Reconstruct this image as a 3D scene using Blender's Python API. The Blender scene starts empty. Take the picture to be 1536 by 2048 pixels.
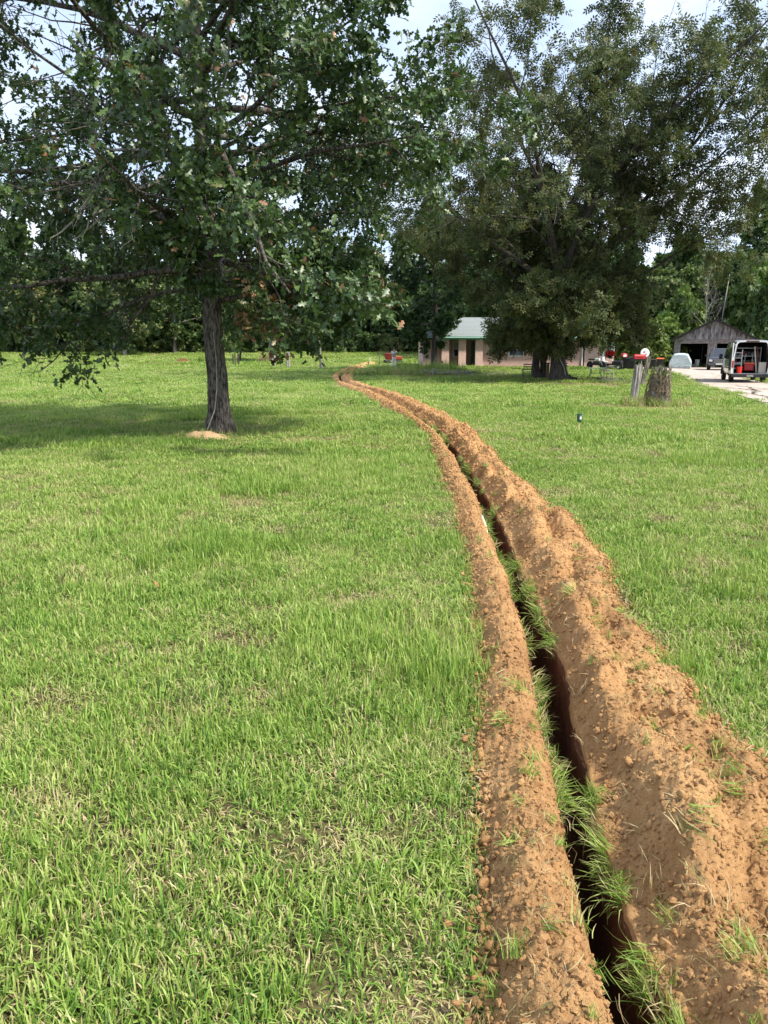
import bpy, math, random
import numpy as np
from mathutils import Vector, Matrix, Euler
R = math.radians
SC = bpy.context.scene
COL = SC.collection
rs = np.random.RandomState(7)
random.seed(7)

# ---------------------------------------------------------------- camera
CAM_H = 1.65
PITCH = 12.2
FPX = 1500.0
cd = bpy.data.cameras.new('camera')
cd.sensor_fit = 'VERTICAL'; cd.sensor_height = 24.0; cd.lens = 24.0*FPX/2048
cd.clip_start = 0.05; cd.clip_end = 2000
cam = bpy.data.objects.new('camera', cd); COL.objects.link(cam)
cam.location = (0, 0, CAM_H); cam.rotation_euler = (R(90-PITCH), 0, 0)
SC.camera = cam
SC.render.resolution_x, SC.render.resolution_y = 768, 1024

# ---------------------------------------------------------------- light
SUN = Vector((0.78, -0.42, 1.05)).normalized()
elev = math.asin(SUN.z); azim = math.atan2(SUN.x, SUN.y)
w = bpy.data.worlds.new('World'); SC.world = w; w.use_nodes = True
wn = w.node_tree.nodes; wl = w.node_tree.links; wn.clear()
wo = wn.new('ShaderNodeOutputWorld'); bg = wn.new('ShaderNodeBackground'); bg.inputs['Strength'].default_value = 0.1
sky = wn.new('ShaderNodeTexSky'); sky.sky_type = 'NISHITA'; sky.sun_disc = False
sky.sun_elevation = elev; sky.sun_rotation = azim; sky.air_density = 1.0; sky.dust_density = 1.2
tc = wn.new('ShaderNodeTexCoord'); mp = wn.new('ShaderNodeMapping'); mp.inputs['Scale'].default_value = (1, 1, 2.4)
mp.inputs['Location'].default_value = (2.3, 0.4, 0.2)
nz = wn.new('ShaderNodeTexNoise'); nz.inputs['Scale'].default_value = 2.6; nz.inputs['Detail'].default_value = 7; nz.inputs['Roughness'].default_value = 0.5
rp = wn.new('ShaderNodeValToRGB')
rp.color_ramp.elements[0].position = 0.34; rp.color_ramp.elements[0].color = (0.6, 0.6, 0.6, 1)
rp.color_ramp.elements[1].position = 0.62; rp.color_ramp.elements[1].color = (0.95, 0.95, 0.95, 1)
nz2 = wn.new('ShaderNodeTexNoise'); nz2.inputs['Scale'].default_value = 5.0; nz2.inputs['Detail'].default_value = 5
rp2 = wn.new('ShaderNodeValToRGB')
rp2.color_ramp.elements[0].position = 0.36; rp2.color_ramp.elements[0].color = (4.9, 6.0, 8.0, 1)
rp2.color_ramp.elements[1].position = 0.64; rp2.color_ramp.elements[1].color = (7.7, 8.3, 9.2, 1)
mx = wn.new('ShaderNodeMix'); mx.data_type = 'RGBA'
wl.new(tc.outputs['Generated'], mp.inputs['Vector']); wl.new(mp.outputs[0], nz.inputs['Vector']); wl.new(mp.outputs[0], nz2.inputs['Vector'])
wl.new(nz.outputs['Fac'], rp.inputs[0]); wl.new(nz2.outputs['Fac'], rp2.inputs[0])
wl.new(rp.outputs[0], mx.inputs['Factor']); wl.new(sky.outputs[0], mx.inputs['A']); wl.new(rp2.outputs[0], mx.inputs['B'])
wl.new(mx.outputs['Result'], bg.inputs['Color']); wl.new(bg.outputs[0], wo.inputs['Surface'])
sl = bpy.data.lights.new('sun', 'SUN'); sl.energy = 4.2; sl.angle = R(4); sl.color = (1.0, 0.94, 0.83)
so = bpy.data.objects.new('sun', sl); COL.objects.link(so); so.rotation_euler = SUN.to_track_quat('Z', 'Y').to_euler()
so.location = (10, -10, 30)
vs = SC.view_settings
vs.view_transform = 'Standard'; vs.look = 'None'; vs.gamma = 1; vs.use_curve_mapping = False; vs.exposure = 0.90
SC.cycles.max_bounces = 6; SC.cycles.diffuse_bounces = 3; SC.cycles.glossy_bounces = 2; SC.cycles.transmission_bounces = 4
SC.cycles.transparent_max_bounces = 4
SC.cycles.use_denoising = True
SC.cycles.caustics_reflective = False; SC.cycles.caustics_refractive = False

# ---------------------------------------------------------------- terrain and picture geometry
cp, sp = math.cos(R(PITCH)), math.sin(R(PITCH))
def _sm(a, b, x):
    t = np.clip((x-a)/(b-a), 0, 1); return t*t*(3-2*t)
PY = [-400, 0, 24, 34, 45, 54, 62, 75, 95, 115, 150, 400]
PZ = [0, 0, 0, -0.1, -0.28, -0.2, -0.08, 0.0, 0.62, 1.35, 2.4, 7]
def terrain(x, y):
    x = np.asarray(x, float); y = np.asarray(y, float)
    z = (np.interp(y-2, PY, PZ)+np.interp(y, PY, PZ)+np.interp(y+2, PY, PZ))/3
    z = z + 0.32*np.exp(-(((x-11)/10.5)**4 + ((y-71)/8.0)**4))
    z = z + 0.025*np.sin(x*0.55+1.3)*np.sin(y*0.47+0.4)*np.clip(y/8, 0, 1)
    return z
def tz(x, y): return float(terrain(x, y))
def ray(px, py):
    a, b = (px-768)/FPX, (1024-py)/FPX
    return np.array([a, cp+b*sp, -sp+b*cp])
def gp(px, py):
    """the ground point that the pixel of the photograph shows"""
    d = ray(px, py); lo = None
    t = 0.5
    while t < 400:
        p = d*t
        if CAM_H+p[2] <= tz(p[0], p[1]):
            lo, hi = t/1.02-0.02, t
            for _ in range(30):
                m = (lo+hi)/2; p = d*m
                if CAM_H+p[2] <= tz(p[0], p[1]): hi = m
                else: lo = m
            p = d*hi
            return np.array([p[0], p[1], tz(p[0], p[1])])
        t = t*1.02+0.02
    p = d*200; return np.array([p[0], p[1], 0])
def atY(px, py, Y):
    d = ray(px, py); t = Y/d[1]
    return np.array([d[0]*t, Y, CAM_H+d[2]*t])

# ---------------------------------------------------------------- noise (numpy)
def _h(i, j, k):
    n = (i*374761393 + j*668265263 + k*2147483647) & 0xffffffff
    n = ((n ^ (n >> 13))*1274126177) & 0xffffffff
    return ((n ^ (n >> 16)) & 0xffff)/65535.0
def vnoise(x, y, s=0):
    x = np.asarray(x, float); y = np.asarray(y, float)
    i = np.floor(x).astype(np.int64); j = np.floor(y).astype(np.int64)
    u = x-i; v = y-j; u = u*u*(3-2*u); v = v*v*(3-2*v)
    a = _h(i, j, s); b = _h(i+1, j, s); c = _h(i, j+1, s); d = _h(i+1, j+1, s)
    return (a*(1-u)+b*u)*(1-v)+(c*(1-u)+d*u)*v - 0.5
def fbm(x, y, o=4, s=0, g=0.5):
    r = 0; a = 1
    for k in range(o):
        r = r + a*vnoise(x*2**k+k*17.3, y*2**k+k*9.1, s+k); a *= g
    return r

# ---------------------------------------------------------------- object helpers
def thing(name, label, cat, loc=(0, 0, 0), rz=0, group=None):
    o = bpy.data.objects.new(name, None); COL.objects.link(o)
    o.empty_display_size = 0.2
    o.location = loc; o.rotation_euler = (0, 0, rz); o['label'] = label; o['category'] = cat
    if group: o['group'] = group
    return o
def tag(o, label, cat, group=None):
    o['label'] = label; o['category'] = cat
    if group: o['group'] = group
    return o
class Geo:
    def __init__(s): s.v = []; s.f = []; s.n = 0
    def add(s, v, f):
        v = np.asarray(v, float).reshape(-1, 3)
        s.v.append(v); s.f += [tuple(int(i)+s.n for i in q) for q in f]; s.n += len(v)
    def box(s, x0, x1, y0, y1, z0, z1, M=None):
        v = np.array([(x, y, z) for z in (z0, z1) for y in (y0, y1) for x in (x0, x1)], float)
        if M is not None: v = np.array([M @ Vector(p) for p in v])
        s.add(v, [(0, 2, 3, 1), (4, 5, 7, 6), (0, 1, 5, 4), (2, 6, 7, 3), (0, 4, 6, 2), (1, 3, 7, 5)])
        return s
    def prism(s, poly, x0, x1):
        """polygon in y,z pushed along x"""
        n = len(poly)
        v = [(x0, a, b) for a, b in poly]+[(x1, a, b) for a, b in poly]
        s.add(v, [tuple(range(n))[::-1], tuple(range(n, 2*n))]+[(i, (i+1) % n, (i+1) % n+n, i+n) for i in range(n)])
        return s
    def tube(s, P, Rr, k=6, cap=True):
        v, f = tube_arrays(P, Rr, k); n = len(P)
        f = [tuple(q) for q in f]
        if cap: f += [tuple(range(k))[::-1], tuple(range((n-1)*k, n*k))]
        s.add(v, f); return s
    def lathe(s, prof, k=16, c=(0, 0, 0), axis='z'):
        """profile of (radius, height)"""
        n = len(prof); v = []
        for r, h in prof:
            for i in range(k):
                a = 2*math.pi*i/k
                p = (r*math.cos(a), r*math.sin(a), h)
                if axis == 'x': p = (h, p[0], p[1])
                if axis == 'y': p = (p[0], h, p[1])
                v.append((p[0]+c[0], p[1]+c[1], p[2]+c[2]))
        f = [(i*k+j, i*k+(j+1) % k, (i+1)*k+(j+1) % k, (i+1)*k+j) for i in range(n-1) for j in range(k)]
        f += [tuple(range(k))[::-1], tuple(range((n-1)*k, n*k))]
        s.add(v, f); return s
    def loft(s, rings, cap=(True, True)):
        k = len(rings[0]); n = len(rings)
        v = [p for r in rings for p in r]
        f = [(i*k+j, i*k+(j+1) % k, (i+1)*k+(j+1) % k, (i+1)*k+j) for i in range(n-1) for j in range(k)]
        if cap[0]: f.append(tuple(range(k))[::-1])
        if cap[1]: f.append(tuple(range((n-1)*k, n*k)))
        s.add(v, f); return s
    def obj(s, name, mat, parent=None, bevel=0, smooth=False, fixn=True):
        me = bpy.data.meshes.new(name)
        V = np.concatenate(s.v) if s.v else np.zeros((0, 3))
        me.from_pydata(V.tolist(), [], s.f); me.validate()
        if fixn:
            import bmesh
            bm = bmesh.new(); bm.from_mesh(me); bmesh.ops.recalc_face_normals(bm, faces=bm.faces); bm.to_mesh(me); bm.free()
        return link(name, me, mat, parent, bevel, smooth)
def link(name, me, mat, parent=None, bevel=0, smooth=False):
    o = bpy.data.objects.new(name, me); COL.objects.link(o)
    if mat is not None and not me.materials: me.materials.append(mat)
    if parent is not None: o.parent = parent
    if bevel:
        m = o.modifiers.new('bevel', 'BEVEL'); m.width = bevel; m.segments = 2; m.limit_method = 'ANGLE'; m.angle_limit = R(35)
    if smooth: me.polygons.foreach_set('use_smooth', [True]*len(me.polygons))
    return o
def tube_arrays(P, Rr, k):
    P = np.asarray(P, float); n = len(P); Rr = np.broadcast_to(np.asarray(Rr, float), (n,))
    T = np.gradient(P, axis=0); T /= np.linalg.norm(T, axis=1)[:, None]+1e-9
    m = np.abs(T.mean(0)); ref = np.eye(3)[int(np.argmin(m))]
    U = np.cross(T, ref); U /= np.linalg.norm(U, axis=1)[:, None]+1e-9; W = np.cross(T, U)
    a = 2*np.pi*np.arange(k)/k
    v = P[:, None]+Rr[:, None, None]*(np.cos(a)[None, :, None]*U[:, None]+np.sin(a)[None, :, None]*W[:, None])
    i = np.arange(n-1)[:, None]*k; j = np.arange(k)[None]; j2 = (j+1) % k
    f = np.stack([i+j, i+j2, i+k+j2, i+k+j], -1).reshape(-1, 4)
    return v.reshape(-1, 3), f
def fast_mesh(name, V, F, tint=None, smooth=False, cols=None):
    """V (n,3), F (m,k) all of one size"""
    me = bpy.data.meshes.new(name); V = np.asarray(V, np.float32); F = np.asarray(F, np.int32); k = F.shape[1]
    me.vertices.add(len(V)); me.vertices.foreach_set('co', V.ravel())
    me.loops.add(F.size); me.loops.foreach_set('vertex_index', F.ravel())
    me.polygons.add(len(F)); me.polygons.foreach_set('loop_start', np.arange(len(F), dtype=np.int32)*k)
    if smooth: me.polygons.foreach_set('use_smooth', np.ones(len(F), bool))
    me.update(calc_edges=True)
    if tint is not None:
        at = me.attributes.new('tint', 'FLOAT', 'POINT'); at.data.foreach_set('value', np.asarray(tint, np.float32))
    return me
def dup(root, loc, rz=0, scale=None, label=None, group=None):
    r = root.copy(); COL.objects.link(r); r.location = loc; r.rotation_euler = (0, 0, rz)
    if scale is not None: r.scale = scale if hasattr(scale, '__len__') else (scale,)*3
    if label: r['label'] = label
    if group: r['group'] = group
    for ch in list(root.children):
        c = ch.copy(); COL.objects.link(c); c.parent = r
        for g in list(ch.children):
            d = g.copy(); COL.objects.link(d); d.parent = c
    return r
STORE = bpy.data.collections.new('scatter_sources')
def scatter(name, pts, rot, scl, idx, protos, kind='stuff'):
    """instances of the source meshes on points, as one object of stuff"""
    c = bpy.data.collections.new(name+'_sources')
    for p in protos: c.objects.link(p)
    me = bpy.data.meshes.new(name); n = len(pts)
    me.vertices.add(n); me.vertices.foreach_set('co', np.asarray(pts, np.float32).ravel())
    a = me.attributes.new('rot', 'FLOAT_VECTOR', 'POINT'); a.data.foreach_set('vector', np.asarray(rot, np.float32).ravel())
    a = me.attributes.new('scl', 'FLOAT_VECTOR', 'POINT'); a.data.foreach_set('vector', np.asarray(scl, np.float32).ravel())
    a = me.attributes.new('idx', 'INT', 'POINT'); a.data.foreach_set('value', np.asarray(idx, np.int32))
    o = bpy.data.objects.new(name, me); COL.objects.link(o)
    g = bpy.data.node_groups.new(name, 'GeometryNodeTree')
    g.interface.new_socket('Geometry', in_out='INPUT', socket_type='NodeSocketGeometry')
    g.interface.new_socket('Geometry', in_out='OUTPUT', socket_type='NodeSocketGeometry')
    N = g.nodes; L = g.links
    gi = N.new('NodeGroupInput'); go = N.new('NodeGroupOutput'); ip = N.new('GeometryNodeInstanceOnPoints')
    ci = N.new('GeometryNodeCollectionInfo'); ci.inputs['Collection'].default_value = c
    ci.inputs['Separate Children'].default_value = True; ci.inputs['Reset Children'].default_value = True
    ip.inputs['Pick Instance'].default_value = True
    def na(nm, t):
        q = N.new('GeometryNodeInputNamedAttribute'); q.data_type = t; q.inputs['Name'].default_value = nm; return q
    L.new(gi.outputs[0], ip.inputs['Points']); L.new(ci.outputs[0], ip.inputs['Instance'])
    L.new(na('idx', 'INT').outputs['Attribute'], ip.inputs['Instance Index'])
    L.new(na('rot', 'FLOAT_VECTOR').outputs['Attribute'], ip.inputs['Rotation'])
    L.new(na('scl', 'FLOAT_VECTOR').outputs['Attribute'], ip.inputs['Scale'])
    L.new(ip.outputs[0], go.inputs[0])
    m = o.modifiers.new('scatter', 'NODES'); m.node_group = g
    o['kind'] = kind
    return o

# ---------------------------------------------------------------- materials
def mat(name, col=(0.5, 0.5, 0.5), rough=0.7, metal=0, spec=0.5, noise=None, bump=None, c2=None, coords='Object', stretch=(1, 1, 1), detail=5, lo=0.35, hi=0.65, alpha=None, coat=0):
    m = bpy.data.materials.new(name); m.use_nodes = True
    nt = m.node_tree; N = nt.nodes; L = nt.links; b = N['Principled BSDF']
    b.inputs['Base Color'].default_value = (*col, 1); b.inputs['Roughness'].default_value = rough; b.inputs['Metallic'].default_value = metal
    b.inputs['Specular IOR Level'].default_value = spec; b.inputs['Coat Weight'].default_value = coat
    if noise or bump:
        t = N.new('ShaderNodeTexCoord'); p = N.new('ShaderNodeMapping'); p.inputs['Scale'].default_value = stretch
        L.new(t.outputs[coords], p.inputs['Vector'])
    if noise:
        n = N.new('ShaderNodeTexNoise'); n.inputs['Scale'].default_value = noise; n.inputs['Detail'].default_value = detail; n.inputs['Roughness'].default_value = 0.6
        r = N.new('ShaderNodeValToRGB'); r.color_ramp.elements[0].position = lo; r.color_ramp.elements[1].position = hi
        r.color_ramp.elements[0].color = (*(c2 or [c*0.6 for c in col]), 1); r.color_ramp.elements[1].color = (*col, 1)
        L.new(p.outputs[0], n.inputs['Vector']); L.new(n.outputs['Fac'], r.inputs[0]); L.new(r.outputs[0], b.inputs['Base Color'])
    if bump:
        n2 = N.new('ShaderNodeTexNoise'); n2.inputs['Scale'].default_value = bump[0]; n2.inputs['Detail'].default_value = 6
        u = N.new('ShaderNodeBump'); u.inputs['Strength'].default_value = bump[1]; u.inputs['Distance'].default_value = bump[2]
        L.new(p.outputs[0], n2.inputs['Vector']); L.new(n2.outputs['Fac'], u.inputs['Height']); L.new(u.outputs[0], b.inputs['Normal'])
    return m
def leaf_mat(name, stops, trans=0.3, rough=0.45, wscale=0.25, wamt=0.25, spec=0.4, ramp_noise=True, tcol=1.3, oamt=0.25):
    """blade and leaf colour from the tint of each leaf, a slow drift over the place and a drift per object"""
    m = bpy.data.materials.new(name); m.use_nodes = True
    nt = m.node_tree; N = nt.nodes; L = nt.links; b = N['Principled BSDF']; out = N['Material Output']
    at = N.new('ShaderNodeAttribute'); at.attribute_name = 'tint'
    ge = N.new('ShaderNodeNewGeometry'); nz = N.new('ShaderNodeTexNoise'); nz.inputs['Scale'].default_value = wscale; nz.inputs['Detail'].default_value = 4
    L.new(ge.outputs['Position'], nz.inputs['Vector'])
    oi = N.new('ShaderNodeObjectInfo')
    a = N.new('ShaderNodeMath'); a.operation = 'MULTIPLY_ADD'; a.inputs[1].default_value = wamt*2; a.inputs[2].default_value = -wamt
    L.new(nz.outputs['Fac'], a.inputs[0])
    a1 = N.new('ShaderNodeMath'); a1.operation = 'MULTIPLY_ADD'; a1.inputs[1].default_value = oamt; a1.inputs[2].default_value = -oamt/2
    L.new(oi.outputs['Random'], a1.inputs[0])
    a2 = N.new('ShaderNodeMath'); a2.operation = 'ADD'; L.new(at.outputs['Fac'], a2.inputs[0]); L.new(a.outputs[0], a2.inputs[1])
    a3 = N.new('ShaderNodeMath'); a3.operation = 'ADD'; L.new(a2.outputs[0], a3.inputs[0]); L.new(a1.outputs[0], a3.inputs[1]); a3.use_clamp = True
    r = N.new('ShaderNodeValToRGB'); el = r.color_ramp.elements
    while len(el) < len(stops): el.new(0.5)
    for e, (p, c) in zip(el, stops): e.position = p; e.color = (*c, 1)
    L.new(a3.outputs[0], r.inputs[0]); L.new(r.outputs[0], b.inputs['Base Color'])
    b.inputs['Roughness'].default_value = rough; b.inputs['Specular IOR Level'].default_value = spec
    tr = N.new('ShaderNodeBsdfTranslucent'); hs = N.new('ShaderNodeHueSaturation'); hs.inputs['Value'].default_value = tcol; hs.inputs['Saturation'].default_value = 1.1
    L.new(r.outputs[0], hs.inputs['Color']); L.new(hs.outputs[0], tr.inputs['Color'])
    ms = N.new('ShaderNodeMixShader'); ms.inputs[0].default_value = trans
    L.new(b.outputs[0], ms.inputs[1]); L.new(tr.outputs[0], ms.inputs[2]); L.new(ms.outputs[0], out.inputs['Surface'])
    return m
M = {}
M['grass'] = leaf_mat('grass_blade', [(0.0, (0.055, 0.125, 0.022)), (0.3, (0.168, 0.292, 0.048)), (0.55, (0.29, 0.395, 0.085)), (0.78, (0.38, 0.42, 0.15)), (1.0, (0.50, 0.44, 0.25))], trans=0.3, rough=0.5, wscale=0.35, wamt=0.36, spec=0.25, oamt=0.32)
M['straw'] = leaf_mat('dry_grass_blade', [(0.0, (0.18, 0.20, 0.06)), (0.4, (0.34, 0.27, 0.13)), (1.0, (0.52, 0.43, 0.26))], trans=0.2, rough=0.7, wamt=0.1, spec=0.2)
M['oak_leaf'] = leaf_mat('oak_leaf', [(0.0, (0.022, 0.050, 0.018)), (0.4, (0.048, 0.094, 0.026)), (0.68, (0.095, 0.145, 0.036)), (0.84, (0.16, 0.17, 0.07)), (0.92, (0.22, 0.11, 0.05)), (1.0, (0.36, 0.20, 0.11))], trans=0.22, rough=0.42, wscale=0.6, wamt=0.12, spec=0.5, oamt=0)
M['pecan_leaf'] = leaf_mat('pecan_leaf', [(0.0, (0.030, 0.052, 0.017)), (0.45, (0.066, 0.090, 0.028)), (0.75, (0.115, 0.122, 0.042)), (1.0, (0.18, 0.14, 0.06))], trans=0.25, rough=0.62, wscale=0.3, wamt=0.15, oamt=0.1, spec=0.22)
M['wood_leaf'] = leaf_mat('woodland_leaf', [(0.0, (0.024, 0.054, 0.018)), (0.35, (0.056, 0.106, 0.030)), (0.65, (0.11, 0.165, 0.045)), (0.85, (0.18, 0.21, 0.07)), (1.0, (0.25, 0.19, 0.09))], trans=0.3, rough=0.55, wscale=0.12, wamt=0.2, oamt=0.35)
M['lush_leaf'] = leaf_mat('lush_leaf', [(0.0, (0.04, 0.08, 0.015)), (0.5, (0.10, 0.17, 0.03)), (1.0, (0.24, 0.27, 0.07))], trans=0.25, rough=0.55, wscale=0.2, wamt=0.15)
M['bark'] = mat('oak_bark', (0.17, 0.148, 0.125), 0.9, noise=26, c2=(0.028, 0.023, 0.02), stretch=(1, 1, 0.26), bump=(30, 1.0, 0.05), spec=0.2, lo=0.40, hi=0.58, detail=8)
M['bark_dark'] = mat('dark_bark', (0.095, 0.082, 0.07), 0.9, noise=12, c2=(0.03, 0.026, 0.023), stretch=(1, 1, 0.2), bump=(14, 0.8, 0.05), spec=0.2)
M['bark_pale'] = mat('pale_bark', (0.30, 0.28, 0.25), 0.9, noise=8, c2=(0.14, 0.125, 0.11), stretch=(1, 1, 0.4), bump=(18, 0.5, 0.02), spec=0.2)
M['deadwood'] = mat('lichened_dead_wood', (0.46, 0.44, 0.40), 0.9, noise=14, c2=(0.22, 0.2, 0.17), spec=0.2)
# ---------------------------------------------------------------- lawn, trench, spoil banks
def soil_mat(name, dry, moist, dark):
    m = bpy.data.materials.new(name); m.use_nodes = True
    nt = m.node_tree; N = nt.nodes; L = nt.links; b = N['Principled BSDF']; b.inputs['Roughness'].default_value = 0.95; b.inputs['Specular IOR Level'].default_value = 0.15
    t = N.new('ShaderNodeNewGeometry')
    def nz(s, d=6, rg=0.6):
        n = N.new('ShaderNodeTexNoise'); n.inputs['Scale'].default_value = s; n.inputs['Detail'].default_value = d; n.inputs['Roughness'].default_value = rg
        L.new(t.outputs['Position'], n.inputs['Vector']); return n
    a = nz(2.2); f = nz(38, 8, 0.7); g = nz(160, 4, 0.7)
    r = N.new('ShaderNodeValToRGB'); e = r.color_ramp.elements; e.new(0.5)
    for q, (p, c) in zip(e, [(0.3, dark), (0.5, moist), (0.66, dry)]): q.position = p; q.color = (*c, 1)
    ad = N.new('ShaderNodeMath'); ad.operation = 'MULTIPLY_ADD'; ad.inputs[1].default_value = 0.6; L.new(a.outputs['Fac'], ad.inputs[0])
    a2 = N.new('ShaderNodeMath'); a2.operation = 'MULTIPLY'; a2.inputs[1].default_value = 0.42; L.new(f.outputs['Fac'], a2.inputs[0]); L.new(a2.outputs[0], ad.inputs[2])
    L.new(ad.outputs[0], r.inputs[0]); L.new(r.outputs[0], b.inputs['Base Color'])
    s = N.new('ShaderNodeMath'); s.operation = 'MULTIPLY_ADD'; s.inputs[1].default_value = 0.35; L.new(g.outputs['Fac'], s.inputs[0]); L.new(f.outputs['Fac'], s.inputs[2])
    u = N.new('ShaderNodeBump'); u.inputs['Strength'].default_value = 0.9; u.inputs['Distance'].default_value = 0.02
    L.new(s.outputs[0], u.inputs['Height']); L.new(u.outputs[0], b.inputs['Normal'])
    return m
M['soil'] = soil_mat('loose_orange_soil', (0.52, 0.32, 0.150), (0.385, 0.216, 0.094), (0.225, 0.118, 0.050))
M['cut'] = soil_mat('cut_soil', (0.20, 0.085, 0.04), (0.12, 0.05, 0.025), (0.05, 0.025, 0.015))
M['sand'] = soil_mat('sandy_soil', (0.50, 0.36, 0.22), (0.42, 0.28, 0.16), (0.27, 0.18, 0.10))
def lawn_mat():
    m = bpy.data.materials.new('lawn_thatch'); m.use_nodes = True
    nt = m.node_tree; N = nt.nodes; L = nt.links; b = N['Principled BSDF']; b.inputs['Roughness'].default_value = 1; b.inputs['Specular IOR Level'].default_value = 0.1
    t = N.new('ShaderNodeNewGeometry')
    n = N.new('ShaderNodeTexNoise'); n.inputs['Scale'].default_value = 30; n.inputs['Detail'].default_value = 6
    n2 = N.new('ShaderNodeTexNoise'); n2.inputs['Scale'].default_value = 0.35; n2.inputs['Detail'].default_value = 5
    L.new(t.outputs['Position'], n.inputs['Vector']); L.new(t.outputs['Position'], n2.inputs['Vector'])
    at = N.new('ShaderNodeAttribute'); at.attribute_name = 'tint'
    r = N.new('ShaderNodeValToRGB'); r.color_ramp.elements[0].position = 0.35; r.color_ramp.elements[1].position = 0.65
    r.color_ramp.elements[0].color = (0.035, 0.035, 0.014, 1); r.color_ramp.elements[1].color = (0.13, 0.115, 0.05, 1)
    L.new(n.outputs['Fac'], r.inputs[0])
    x = N.new('ShaderNodeMix'); x.data_type = 'RGBA'
    n3 = N.new('ShaderNodeTexNoise'); n3.inputs['Scale'].default_value = 90; n3.inputs['Detail'].default_value = 8; n3.inputs['Roughness'].default_value = 0.75
    L.new(t.outputs['Position'], n3.inputs['Vector'])
    r3 = N.new('ShaderNodeValToRGB'); r3.color_ramp.elements[0].position = 0.36; r3.color_ramp.elements[1].position = 0.64
    r3.color_ramp.elements[0].color = (0.13, 0.085, 0.045, 1); r3.color_ramp.elements[1].color = (0.40, 0.29, 0.17, 1)
    L.new(n3.outputs['Fac'], r3.inputs[0]); L.new(r3.outputs[0], x.inputs['B'])
    u = N.new('ShaderNodeBump'); u.inputs['Strength'].default_value = 0.8; u.inputs['Distance'].default_value = 0.012
    L.new(n3.outputs['Fac'], u.inputs['Height']); L.new(u.outputs[0], b.inputs['Normal'])
    L.new(at.outputs['Fac'], x.inputs['Factor']); L.new(r.outputs[0], x.inputs['A'])
    L.new(x.outputs['Result'], b.inputs['Base Color'])
    return m
M['lawn'] = lawn_mat()

TC = [(2048, 1279), (1900, 1218), (1800, 1197), (1650, 1155), (1536, 1142), (1480, 1114), (1350, 1099), (1240, 1061), (1120, 1013), (1000, 965), (914, 912), (888, 894), (860, 866), (828, 821), (805, 782), (784, 733), (776, 709), (766, 684), (753, 678), (745, 690), (735, 709), (730, 728), (726, 750)]
TL = [(2048, 958), (1900, 950), (1800, 945), (1650, 948), (1536, 945), (1480, 955), (1350, 956), (1240, 948), (1120, 929), (1000, 903), (930, 871), (885, 859), (860, 842), (830, 800), (805, 748), (785, 712), (776, 690), (766, 664), (753, 661), (745, 672), (735, 697), (730, 716), (726, 742)]
TR = [(2048, 1830), (1900, 1740), (1800, 1690), (1650, 1605), (1560, 1530), (1480, 1430), (1350, 1372), (1240, 1262), (1120, 1222), (1000, 1088), (930, 1003), (885, 968), (860, 941), (830, 886), (805, 834), (785, 771), (776, 745), (766, 716), (753, 704), (745, 712), (735, 728), (730, 746), (726, 762)]
def world_line(T):
    P = np.array([gp(x, y)[:2] for y, x in T]); P = P[np.argsort(P[:, 1])]
    d = (P[1]-P[0])/(P[1, 1]-P[0, 1])
    return np.vstack([P[0]-d*6, P])
wc, wL, wR = world_line(TC), world_line(TL), world_line(TR)
def smooth_interp(P):
    yy = np.linspace(P[0, 1], P[-1, 1], 3000); xx = np.interp(yy, P[:, 1], P[:, 0])
    s = np.empty_like(xx)
    for i, y in enumerate(yy):
        h = 0.05+0.035*max(y, 0); wgt = np.exp(-0.5*((yy-y)/h)**2); s[i] = (wgt*xx).sum()/wgt.sum()
    return lambda y: np.interp(y, yy, s)
fC, fL, fR = smooth_interp(wc), smooth_interp(wL), smooth_interp(wR)
TEND = wc[-1, 1]
def hw(y):
    y = np.asarray(y, float)
    h = 0.075 + 0.010*np.sin(y*2.1)+0.012*vnoise(y*3.0, y*0+3.3, 5)
    return np.where(y > TEND-0.6, h*np.clip((TEND-y)/0.6, 0, 1), h)
# rows of the lawn run across, one column bundle on each side of the cut
ys = [-12, -6, -3, -1, 0.0]
y = 0.6
while y < 330: ys.append(y); y = y*1.022+0.02
ys.append(400); ys = np.array(sorted(ys+[TEND-0.6, TEND-0.3, TEND, TEND+0.3]))
off = [0.035, 0.08]
while off[-1] < 420: off.append(off[-1]*1.14+0.08)
off = np.array(off)
def hwz(y): return np.where(y > TEND, 0.0, hw(y))
def fCx(y): return np.where(y > TEND, fC(TEND), fC(np.clip(y, wc[0, 1], TEND)))
mounds = []
def dry_at(x, y):
    """how bare and dry the lawn is, 0..1"""
    x = np.asarray(x, float); y = np.asarray(y, float)
    d = 0.35*np.clip(fbm(x*0.5, y*0.5, 4, 11)-0.25, 0, 1)
    for (cx, cy, rx, ry, a) in DRY:
        d = d + a*np.exp(-(((x-cx)/rx)**2+((y-cy)/ry)**2))*(0.75+0.9*vnoise(x*1.7+cx, y*1.7, 3))
    return np.clip(d, 0, 1)
def _g(px, py): return gp(px, py)[:2]
DRY = []
for (px, py, rx, ry, a) in [(820, 2020, .17, .11, 1.0), (875, 1850, .10, .07, .9), (560, 1135, .22, .2, .9), (590, 882, 1.6, .35, .8), (430, 868, 1.0, .8, .9), (1170, 915, .5, .3, .5), (300, 1770, .09, .07, .8), (420, 1660, .12, .09, .6), (190, 1580, .1, .08, .5),
                            (1115, 770, 6.5, 2.6, .8), (880, 752, 4, 2.0, .8), (500, 850, 2.5, .6, .3), (1300, 815, 1.6, .7, .8), (150, 727, 14, .9, .5), (200, 712, 30, 4, .35), (560, 1000, 1.4, .4, .35), (1020, 885, .8, .4, .4)]:
    g = _g(px, py); DRY.append((g[0], g[1], rx, ry, a))
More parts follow.
